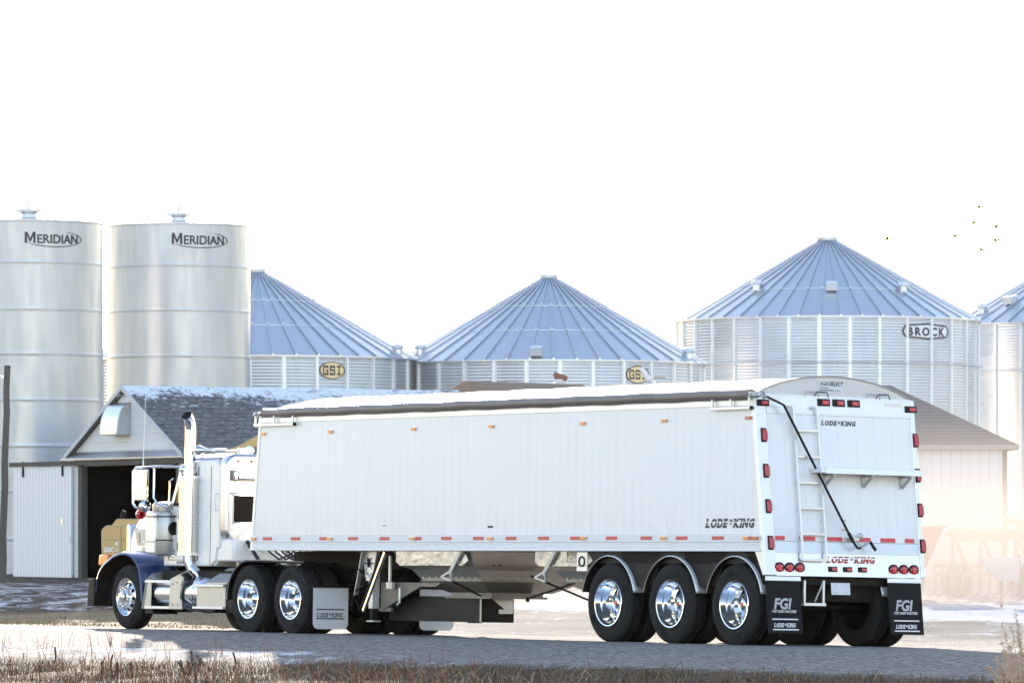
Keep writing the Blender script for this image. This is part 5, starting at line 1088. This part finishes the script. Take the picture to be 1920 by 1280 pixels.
# ------------------------------------------------------------------ excavator parked behind the tractor
D = 112; k = D/F; ex = at(255, YH, D); z0 = float(gz(ex.x, D)); EX = empty('excavator', (ex.x, D, z0)); eo = (ex.x, D, z0)
tag(EX, 'tan excavator parked in front of the barn doorway, its boom rising behind the cab', 'excavator')
M['tan'] = pm('tan_paint', (.50,.32,.125), .4, 0, .08, 3, coat=.2); M['tandark'] = pm('dark_tan_paint', (.2,.14,.07), .5, 0, .1, 3)
def ep(name, b, mat, **kw): return b.build(name, M[mat], EX, off=eo, **kw)
def EP(px, py, dy=0): p = at(px, py, D); p.y += dy; return p
b = B(); c0 = EP(190, 1063); c1 = EP(262, 984)
P = [(c0.x+.1, c0.z), (c0.x, c0.z+.3), (c0.x, c1.z-.12), (c0.x+.06, c1.z-.02), (c0.x+.14, c1.z), (c0.x+3.1, c1.z), (c0.x+3.1, c0.z)]
b.prism([(x, D, z) for x, z in P], (0,2.5,0)); cw = ep('body', b, 'tan', bevel=.05, seg=3)
b = B(); h0 = EP(206, 984); h1 = EP(215, 972); b.prism([(h0.x, D+.3, h0.z-.02), (h0.x+.12, D+.3, h1.z+.0), (h0.x+2.6, D+.3, h1.z), (h0.x+2.6, D+.3, h0.z-.02)], (0,1.9,0)); ep('engine_cover', b, 'tan', bevel=.02)
b = B(); e = EP(223, 966, .9); b.tube([e-Vector((0,0,.15)), e+Vector((0,0,.02)), e+Vector((.05,0,.1))], .045, 10); ep('exhaust_pipe', b, 'frame')
b = B(); s0 = EP(227, 1060); b.box(s0.x-.006, s0.x+.006, D-.004, D+.002, c0.z+.02, c1.z-.03); b.box(c0.x+.05, c0.x+2.4, D-.004, D+.002, EP(0,1012).z-.006, EP(0,1012).z+.003); ep('panel_seam', b, 'tandark', smooth=0)
b = B(); tv, tf = text('200C', 9*k, bold=.03); wt = max(v[0] for v in tv); t0 = EP(194, 1034); b.add([(t0.x + v[0]*20*k/wt, D-.006, t0.z+v[1]) for v in tv], tf)
tv, tf = text('LC', 6*k, bold=.02); wt = max(v[0] for v in tv); t0 = EP(216, 1033); b.add([(t0.x + v[0]*6*k/wt, D-.006, t0.z+v[1]) for v in tv], tf); t1 = EP(216, 1022); b.add([(t1.x, D-.006, t1.z), (t1.x+5*k, D-.006, t1.z), (t1.x+5*k, D-.006, t1.z+6*k), (t1.x, D-.006, t1.z+6*k)], [(0,1,2,3)]); ep('lettering', b, 'decalwhite', smooth=0, recalc=False)
b = B(); b.box(ex.x+1.0, ex.x+2.6, D+.2, D+1.3, EP(0,985).z, EP(0,895).z); ep('cab', b, 'glass', bevel=.05)
for dy in (.05, 1.95):
    b = B(); tz = z0; Pt = [(ex.x-.35, tz+.38), (ex.x-.2, tz+.08), (ex.x+.1, tz), (ex.x+3.1, tz), (ex.x+3.4, tz+.1), (ex.x+3.5, tz+.4), (ex.x+3.3, tz+.7), (ex.x+3.0, tz+.78), (ex.x+.1, tz+.78), (ex.x-.2, tz+.68)]
    b.prism([(x, D+dy, z) for x, z in Pt], (0,.5,0)); ep('track', b, 'frame', bevel=.03)
b = B(); bp0 = EP(330, 970, 1.5); bp1 = EP(395, 868, 1.5); bp2 = EP(520, 800, 1.5); bp3 = EP(640, 860, 1.5)
for a_, c_, w_ in ((bp0, bp1, .26), (bp1, bp2, .2), (bp2, bp3, .18)): b.bar(a_, c_, w_, .28, (0,1,0))
ep('boom', b, 'tan', bevel=.03)

# ------------------------------------------------------------------ machinery in the dust on the right
def simple(name, label, cat, px, D):
    p = at(px, YH, D); z = float(gz(p.x, D)); r_ = empty(name, (p.x, D, z)); tag(r_, label, cat); return r_, (p.x, D, z), D/F
M['redpaint'] = pm('faded_red_paint', (.42,.11,.09), .5, 0, .15, 3); M['palepaint'] = pm('pale_paint', (.7,.7,.7), .5, 0, .06, 2); M['implement'] = pm('haze_paled_steel', (.40,.33,.27), .7, .2, .25, 4)  # implement steel lightened so its colour imitates fading in dust haze
rt, o, k = simple('grain_cart', 'faded red grain cart hopper half hidden behind the trailer corner', 'grain cart', 1735, 112); D = 112
b = B(); q = lambda px, py, dy: (lambda p: (p.x, D+dy, p.z))(at(px, py, D))
b.add([q(1650,988,0), q(1771,988,0), q(1740,1066,.8), q(1660,1066,.8), q(1650,988,3), q(1771,988,3), q(1740,1066,2.2), q(1660,1066,2.2)], [(0,1,2,3),(4,7,6,5),(1,5,6,2),(0,3,7,4),(3,2,6,7)]); b.build('hopper', M['redpaint'], rt, smooth=0, off=o)
b = B(); b.bar(q(1650,988,0), q(1771,988,0), .06); b.bar(q(1771,988,0), q(1771,988,3), .06); b.build('rim', M['redpaint'], rt, smooth=0, off=o)
for dy in (.2, 2.6):
    b = B(); c = Vector(q(1690, 1068, dy)); c.z = o[2]+.5; b.lathe([(.25,-.12),(.46,-.15),(.5,-.1),(.5,.1),(.46,.15),(.25,.12)], c, (0,1,0), 24); b.lathe([(.25,-.1),(.001,-.05)], c, (0,1,0), 20); b.build('wheel', M['rubber'], rt, off=o)
rt, o, k = simple('cultivator', 'long steel cultivator frame with folded bars standing before the white shed', 'cultivator', 1840, 116); D = 116
b = B()
for y_, x0, x1, dy in ((996,1775,1925,0), (1002,1775,1960,.5), (1010,1790,1960,1), (1060,1750,1960,0), (1075,1760,1960,.8)): b.bar(q(x0,y_,dy), q(x1,y_,dy), .09)
for px in (1786, 1838, 1905, 1950): b.bar(q(px,992,0), q(px,1100,.1), .08); b.bar(q(px,996,0), q(px+34,1070,.6), .06)
b.bar(q(1846,996,0), q(1880,1012,.5), .08); b.bar(q(1885,972,.4), q(1940,990,.4), .16)
b.build('frame', M['implement'], rt, smooth=0, off=o)
for i, px in enumerate(range(1752, 1960, 17)):
    b = B(); p_ = Vector(q(px,1062,.3)); b.tube([p_, p_+Vector((.05,-.1,-.3)), p_+Vector((.0,-.3,-.55)), Vector((p_.x-.12, p_.y-.25, o[2]+.03))], .03, 6); b.build('tine', M['implement'], rt, off=o)
for px in (1800, 1925):
    b = B(); c = Vector(q(px, 1090, .9)); c.z = o[2]+.34; b.lathe([(.18,-.1),(.3,-.12),(.34,-.08),(.34,.08),(.3,.12),(.18,.1)], c, (0,1,0), 20); b.lathe([(.18,-.08),(.001,-.04)], c, (0,1,0), 16); b.build('wheel', M['rubber'], rt, off=o)
b = B(); b.hexa([q(1766,1000,.2), q(1815,998,.2), q(1815,998,.8), q(1766,1000,.8), q(1780,990,.2), q(1800,990,.2), q(1800,990,.8), q(1780,990,.8)]); b.build('seed_box', pm('olive_box', (.25,.2,.08), .6), rt, smooth=0, off=o)
rt, o, k = simple('auger_hopper', 'white wedge-shaped auger hopper on the ground at the right edge', 'hopper', 1875, 106); D = 106
b = B(); b.add([q(1840,1046,0), q(1913,1044,0), q(1913,1088,.2), q(1876,1088,.2), q(1840,1046,1.2), q(1913,1044,1.2), q(1913,1088,.9), q(1876,1088,.9)], [(0,1,2,3),(4,7,6,5),(1,5,6,2),(0,3,7,4),(3,2,6,7)]); b.build('hopper', M['palepaint'], rt, smooth=0, off=o)
b = B(); b.bar(q(1913,1040,.3), q(1916,1125,.3), .07); b.bar(q(1880,1088,.3), (q(1880,1088,.3)[0], D+.3, o[2]), .06); b.bar(q(1915,1090,.5), q(1930,1060,.5), .2); b.build('leg', M['implement'], rt, smooth=0, off=o)
rt, o, k = simple('grain_auger', 'rusty auger spout on a white cone showing above the trailer tarp before the middle bin', 'auger', 1052, 158); D = 158
b = B(); b.bar(q(1038,701,0), q(1064,710,0), .16, .14); b.bar(q(1039,709,.1), q(1060,709,.1), .06, .05); b.build('spout', pm('rusty_steel', (.20,.09,.055), .8, .2, .25, 5), rt, smooth=0, off=o, bevel=.02)
b = B(); p_ = Vector(q(1052,713,.2)); b.lathe([(.16,0),(.5,-.35),(.5,-.6),(.35,-.9)], p_, (0,0,1), 20, cap0=True); b.tube([p_-Vector((0,0,.5)), Vector((p_.x+.6, p_.y+1.5, o[2]))], .14, 10); b.build('tube', M['palepaint'], rt, off=o)
rt, o, k = simple('grain_auger', 'slim white auger tube crossing the oval sign of the middle bin', 'auger', 1215, 156); D = 156
b = B(); b.tube([q(1202,690,0), q(1215,709,.1), q(1222,716,.3)], [.07,.09,.09], 10); b.tube([q(1222,716,.3), (q(1260,800,.3)[0], D+1, o[2])], .12, 10); b.build('tube', M['palepaint'], rt, off=o)
b = B(); b.tube([q(1221,712,.2), q(1229,707,.2), q(1248,708,.2)], .022, 6); b.build('handle', M['implement'], rt, off=o)

# ------------------------------------------------------------------ birds
M['bird'] = pm('brown_feathers', (.022,.019,.018), .8, 0, .2, 9)
def bird(px, py, tilt, yaw, label, D):
    b = B(); b.ball((0,0,0), .04, 10, (2.1,.9,.75)); b.ball((.10,0,.012), .028, 8); b.add([(-.08,.0,.0),(-.19,.03,.0),(-.19,-.03,.0),(-.08,0,.012)], [(0,1,2),(3,2,1),(0,3,1),(0,2,3)]); b.tube([(.125,0,.01),(.145,0,.006)], [.008,.002], 5)
    o = b.build('bird', M['bird']); o.location = at(px, py, D); o.rotation_euler = (R(8), R(-tilt), R(yaw)); tag(o, label, 'bird', 'birds flying over the bins')
    for s in (1, -1):
        w = B(); w.add([(.05,s*.03,.01),(-.04,s*.03,.01),(.03,s*.12,.05),(-.05,s*.12,.045),(-.02,s*.23,.03),(-.07,s*.22,.03)] + [(.05,s*.03,.0),(-.04,s*.03,.0),(.03,s*.12,.042),(-.05,s*.12,.037),(-.02,s*.23,.024),(-.07,s*.22,.024)], [(0,1,3,2),(2,3,5,4),(6,8,9,7),(8,10,11,9),(0,2,8,6),(2,4,10,8),(1,7,9,3),(3,9,11,5),(4,5,11,10),(0,6,7,1)]); w.build('wing', M['bird'], o)
for a in ((1663,448,4,185,'lone brown bird gliding apart from the others, above the tallest bin roof',150), (1792,443,12,20,'brown bird banking just right of the lone one, low left of the flock',152), (1824,419,2,200,'brown bird flying directly below the topmost bird of the flock',149),
          (1836,389,0,5,'topmost brown bird of the flock',151), (1868,426,6,170,'upper of the two brown birds at the right of the flock',153), (1868,451,24,30,'steeply climbing brown bird at the right of the flock',148), (1841,469,8,15,'lowest brown bird of the flock',150)): bird(*a)
# ------------------------------------------------------------------ roadside grass (uncountable) and single stalks
def blade_mat(name, stops, rough=.7):
    m, n, p, _, L = mk(name); t = n.nodes.new('ShaderNodeAttribute'); t.attribute_name = 'tint'
    L.new(ramp(n, t.outputs['Fac'], stops), p.inputs['Base Color']); p.inputs['Roughness'].default_value = rough; p.inputs['Specular IOR Level'].default_value = .25
    return m
def blades(name, label_kind, mat, P, H, Wd, lean, tint):
    """P: n x 2 roots; each blade is a bent tapering strip of two quads and a tip"""
    n = len(P); z = gz(P[:,0], P[:,1]) - .02; az = rng.uniform(0, 2*np.pi, n); wz = rng.uniform(-.7, .7, n)
    d = np.stack([np.cos(az), np.sin(az)], 1) * (lean*H)[:,None]; w = np.stack([np.cos(wz), np.sin(wz)], 1) * (Wd/2)[:,None]
    V_ = np.zeros((n, 7, 3)); lv = [(0, 0, 1), (.4, .16, .85), (.75, .55, .6)]
    for i, (h, s, ww) in enumerate(lv):
        for j, sg in enumerate((-1, 1)):
            V_[:, i*2+j, :2] = P + d*s + sg*w*ww; V_[:, i*2+j, 2] = z + H*h
    V_[:, 6, :2] = P + d; V_[:, 6, 2] = z + H*(1 - .3*lean)
    me = bpy.data.meshes.new(name); b_ = np.arange(n)[:,None]*7
    q = np.concatenate([b_+np.array([[0,1,3,2]]), b_+np.array([[2,3,5,4]])]); t = b_+np.array([[4,5,6]])
    me.from_pydata(V_.reshape(-1,3).tolist(), [], q.tolist()+t.tolist())
    a = me.attributes.new('tint', 'FLOAT', 'POINT'); a.data.foreach_set('value', np.repeat(tint, 7).astype(np.float32))
    me.materials.append(mat); o = bpy.data.objects.new(name, me); COL.objects.link(o); tag(o, kind='stuff'); return o
def scatter(n, v0, v1, y0, y1, margin=1.5):
    y = rng.uniform(y0, y1, n*3); x = rng.uniform(-1, 1, n*3) * (y*960/F + margin)
    v, t = vt(x, y); ok = (v > v0) & (v < v1); return np.stack([x, y], 1)[ok][:n]
edge = lambda x, y: 0
P = scatter(34000, -16, -7.0, 50, 76); v_, t_ = vt(P[:,0], P[:,1])
cl = .5 + .5*np.sin(P[:,0]*3.1+P[:,1]*1.7)*np.sin(P[:,0]*1.3-P[:,1]*2.9)
ev_ = -7.35 - .105*np.clip(t_+9, 0, 30); keep = rng.uniform(0, 1, len(P)) < 1-ss(-.9, .15, v_-ev_) ; P = P[keep]; cl = cl[keep]
blades('dry_grass', '', blade_mat('dry_grass_blades', [(0,(.050,.036,.020)),(.5,(.125,.085,.046)),(.9,(.23,.155,.085)),(1,(.42,.32,.20))]), P, rng.uniform(.03,.13,len(P))*(.6+.8*cl), rng.uniform(.006,.012,len(P)), rng.uniform(.3,1.3,len(P)), rng.uniform(0,1,len(P)))
P = scatter(16000, -24, -8.0, 44, 70); v_, t_ = vt(P[:,0], P[:,1]); P = P[v_ < -8.3 - .105*np.clip(t_+9, 0, 30)]; w = np.clip(1.05 - ss(-2.4, .8, P[:,0])*.99, 0, 1) * (.35+.65*(.5+.5*np.sin(P[:,0]*2.0+1.0)*np.sin(P[:,0]*.9+P[:,1]*.8)))
P = P[rng.uniform(0,1,len(P)) < w*.55]
blades('red_stem_grass', '', blade_mat('red_grass_stems', [(0,(.16,.055,.028)),(.6,(.27,.105,.05)),(1,(.46,.31,.18))]), P, np.minimum(rng.gamma(3.0, .075, len(P)), .62), rng.uniform(.006,.011,len(P)), rng.uniform(.05,.55,len(P)), rng.beta(1.6,2.2,len(P)))
P = scatter(2600, -20, -8.4, 46, 70); P = P[(P[:,0] < 1.0) | (rng.uniform(0,1,len(P)) < .12)]
blades('straw_grass', '', blade_mat('straw_blades', [(0,(.30,.20,.11)),(1,(.58,.48,.34))]), P, rng.uniform(.06,.26,len(P)), rng.uniform(.006,.010,len(P)), rng.uniform(.7,2.2,len(P)), rng.uniform(0,1,len(P)))
P = scatter(900, -9.5, -6.3, 55, 90); P = P[P[:,0] < -3.0]
blades('sparse_verge_stems', '', blade_mat('verge_stems', [(0,(.22,.10,.06)),(1,(.40,.28,.17))]), P, rng.uniform(.08,.34,len(P)), rng.uniform(.004,.008,len(P)), rng.uniform(.05,.5,len(P)), rng.uniform(0,1,len(P)))
# tan grass strip beyond the road, left
P = scatter(12000, 1.0, 30, 80, 111, 1.0); v_, t_ = vt(P[:,0], P[:,1]); P = P[(P[:,0] < -4.2) & (v_ > 4.4-np.clip((t_-14)*.4, 0, 3.2))]
blades('tan_grass', '', blade_mat('tan_grass_blades', [(0,(.22,.14,.065)),(1,(.42,.30,.17))]), P, rng.uniform(.03,.10,len(P)), rng.uniform(.010,.02,len(P)), rng.uniform(.4,1.3,len(P)), rng.uniform(0,1,len(P)))

def ground_hit(px, py):
    lo = 45.0
    for D_ in np.arange(45, 110, .1):
        p = at(px, py, D_)
        if p.z < float(gz(p.x, p.y)): return p
    return at(px, py, 62)
M['stalk'] = pm('dark_dead_stalk', (.055,.038,.030), .85, 0, .3, 20)
for px, yt, yb, tl in ((105,1212,1234,.02), (191,1238,1262,0), (207,1226,1247,-.04), (211,1254,1272,.02), (220,1240,1276,0), (247,1240,1266,.01), (342,1236,1254,.04), (361,1219,1245,.02), (349,1238,1266,.12), (357,1238,1258,.05), (378,1228,1250,.08), (382,1234,1246,.1), (443,1222,1246,.05), (368,1254,1272,.04), (371,1240,1250,.03), (298,1246,1256,-.03), (392,1248,1256,.05)):
    p = ground_hit(px, yb); k = p.y/F; h = (yb-yt)*k
    b = B(); b.tube([(p.x, p.y, float(gz(p.x,p.y))-.03), (p.x-tl*h*2, p.y, p.z+h*.5), (p.x-tl*h*5, p.y, p.z+h)], [.014,.0135,.012], 7)
    o = b.build('dead_stalk', M['stalk']); tag(o, 'short dark broken-off stalk standing upright in the reddish roadside grass', 'plant stalk', 'broken stalks in the roadside grass')

# feathery dry weed at the right, a sprig in front of the steer wheel
M['weed'] = pm('dry_weed_stem', (.30,.20,.13), .8, 0, .2, 20); M['seed'] = pm('pale_seed_heads', (.50,.39,.29), .85, 0, .25, 14)
def weed(px, py, D_, tips, label, size=1.0, seeds=True):
    base = at(px, py, D_); base.z = float(gz(base.x, base.y)) - .02; root = empty('dry_weed', tuple(base)); tag(root, label, 'weed'); o = tuple(base)
    rs = random.Random(px)
    for tx, ty in tips:
        tip = at(tx, ty, D_); tip.y += rs.uniform(-.15,.15); mid = base.lerp(tip, .5) + Vector((.12*(base.x-tip.x)*-.3, 0, .10*(tip-base).length)); 
        cv = [base*(1-t)**2 + mid*2*t*(1-t) + tip*t*t for t in [i/10 for i in range(11)]]
        b = B(); b.tube(cv, [.0065*size*(1-.75*i/10) for i in range(11)], 5); b.build('stem', M['weed'], root, off=o)
        if not seeds: continue
        b = B(); nseed = 60
        for i in range(nseed):
            t = rs.uniform(.42, 1.0); p = cv[min(9,int(t*10))].lerp(cv[min(10,int(t*10)+1)], t*10-int(t*10)); sp = .055*(1.12-t)*size*rs.uniform(.2,1.2)+.004
            a = rs.uniform(0, 6.28); q_ = p + Vector((math.cos(a)*sp, math.sin(a)*sp*.8, rs.uniform(-.2,1)*sp)); b.tube([p, q_], .0016, 3, cap=False)
            d_ = (q_-p).normalized(); b.tube([q_-d_*.006, q_+d_*.008, q_+d_*.022], [.0035*size, .0075*size, .001], 5)
        b.build('seed_head', M['seed'], root, off=o)
weed(1920, 1330, 52, [(1850,1247),(1868,1232),(1862,1262),(1884,1222),(1874,1255),(1892,1205),(1904,1243),(1912,1196),(1925,1215),(1915,1255),(1938,1190),(1896,1262),(1940,1240)], 'feathery pale dry weed with seed heads at the lower right corner')
weed(1925, 1330, 51, [(1873,1193),(1880,1167),(1893,1170),(1907,1146),(1905,1160),(1910,1185),(1888,1212),(1879,1230)], 'thin sparse dry weed stems reaching higher at the right edge', .55)
weed(207, 1199, 75, [(196,1176),(201,1168),(206,1172),(213,1180),(199,1185),(210,1188)], 'tiny dry sprig on the road edge in front of the steer wheel', .8, False)

# ------------------------------------------------------------------ dust and haze
def vol_box(name, x0, x1, y0, y1, z0, z1, setup):
    m = bpy.data.materials.new(name); m.use_nodes = True; n = m.node_tree; n.nodes.clear()
    ou = n.nodes.new('ShaderNodeOutputMaterial'); pv = n.nodes.new('ShaderNodeVolumePrincipled'); n.links.new(pv.outputs[0], ou.inputs['Volume']); setup(n, pv)
    b = B(); b.box(x0, x1, y0, y1, z0, z1); o = b.build(name, m, smooth=0); tag(o, kind='stuff'); return o, m
def hz(n, pv):
    pv.inputs['Color'].default_value = (.93,.95,1,1); pv.inputs['Density'].default_value = HAZE; pv.inputs['Anisotropy'].default_value = .3
HAZE = .000015
vol_box('haze', -640, 640, -60, 720, -3.2, 13.5, hz)
def du(n, pv):
    pv.inputs['Color'].default_value = (.84,.71,.58,1); pv.inputs['Anisotropy'].default_value = .0
    g_ = coord(n, 'Generated'); s = n.nodes.new('ShaderNodeSeparateXYZ'); n.links.new(g_, s.inputs[0])
    e = lambda o, w: n_smooth(n, o, w)
    fz = ramp(n, s.outputs[2], [(0, 1), (.3, .85), (.5, .25), (.75, .04), (1, 0)]); fx = ramp(n, s.outputs[0], [(0, 0), (.12, .55), (.5, 1), (.85, .9), (1, 0)]); fy = ramp(n, s.outputs[1], [(0, 0), (.25, 1), (.8, 1), (1, 0)])
    no = ramp(n, noise(n, .28, 3, coord(n, 'Object')), [(.35, .25), (.65, 1)])
    d = mth(n, 'MULTIPLY', mth(n, 'MULTIPLY', fz, fx), mth(n, 'MULTIPLY', fy, no)); n.links.new(mth(n, 'MULTIPLY', d, DUST), pv.inputs['Density'])
DUST = .115
o, m = vol_box('dust_cloud', -4, 26, 88, 124, -1.25, 3.6, du)
SC.cycles.volume_step_rate = 2.0; SC.cycles.volume_max_steps = 64
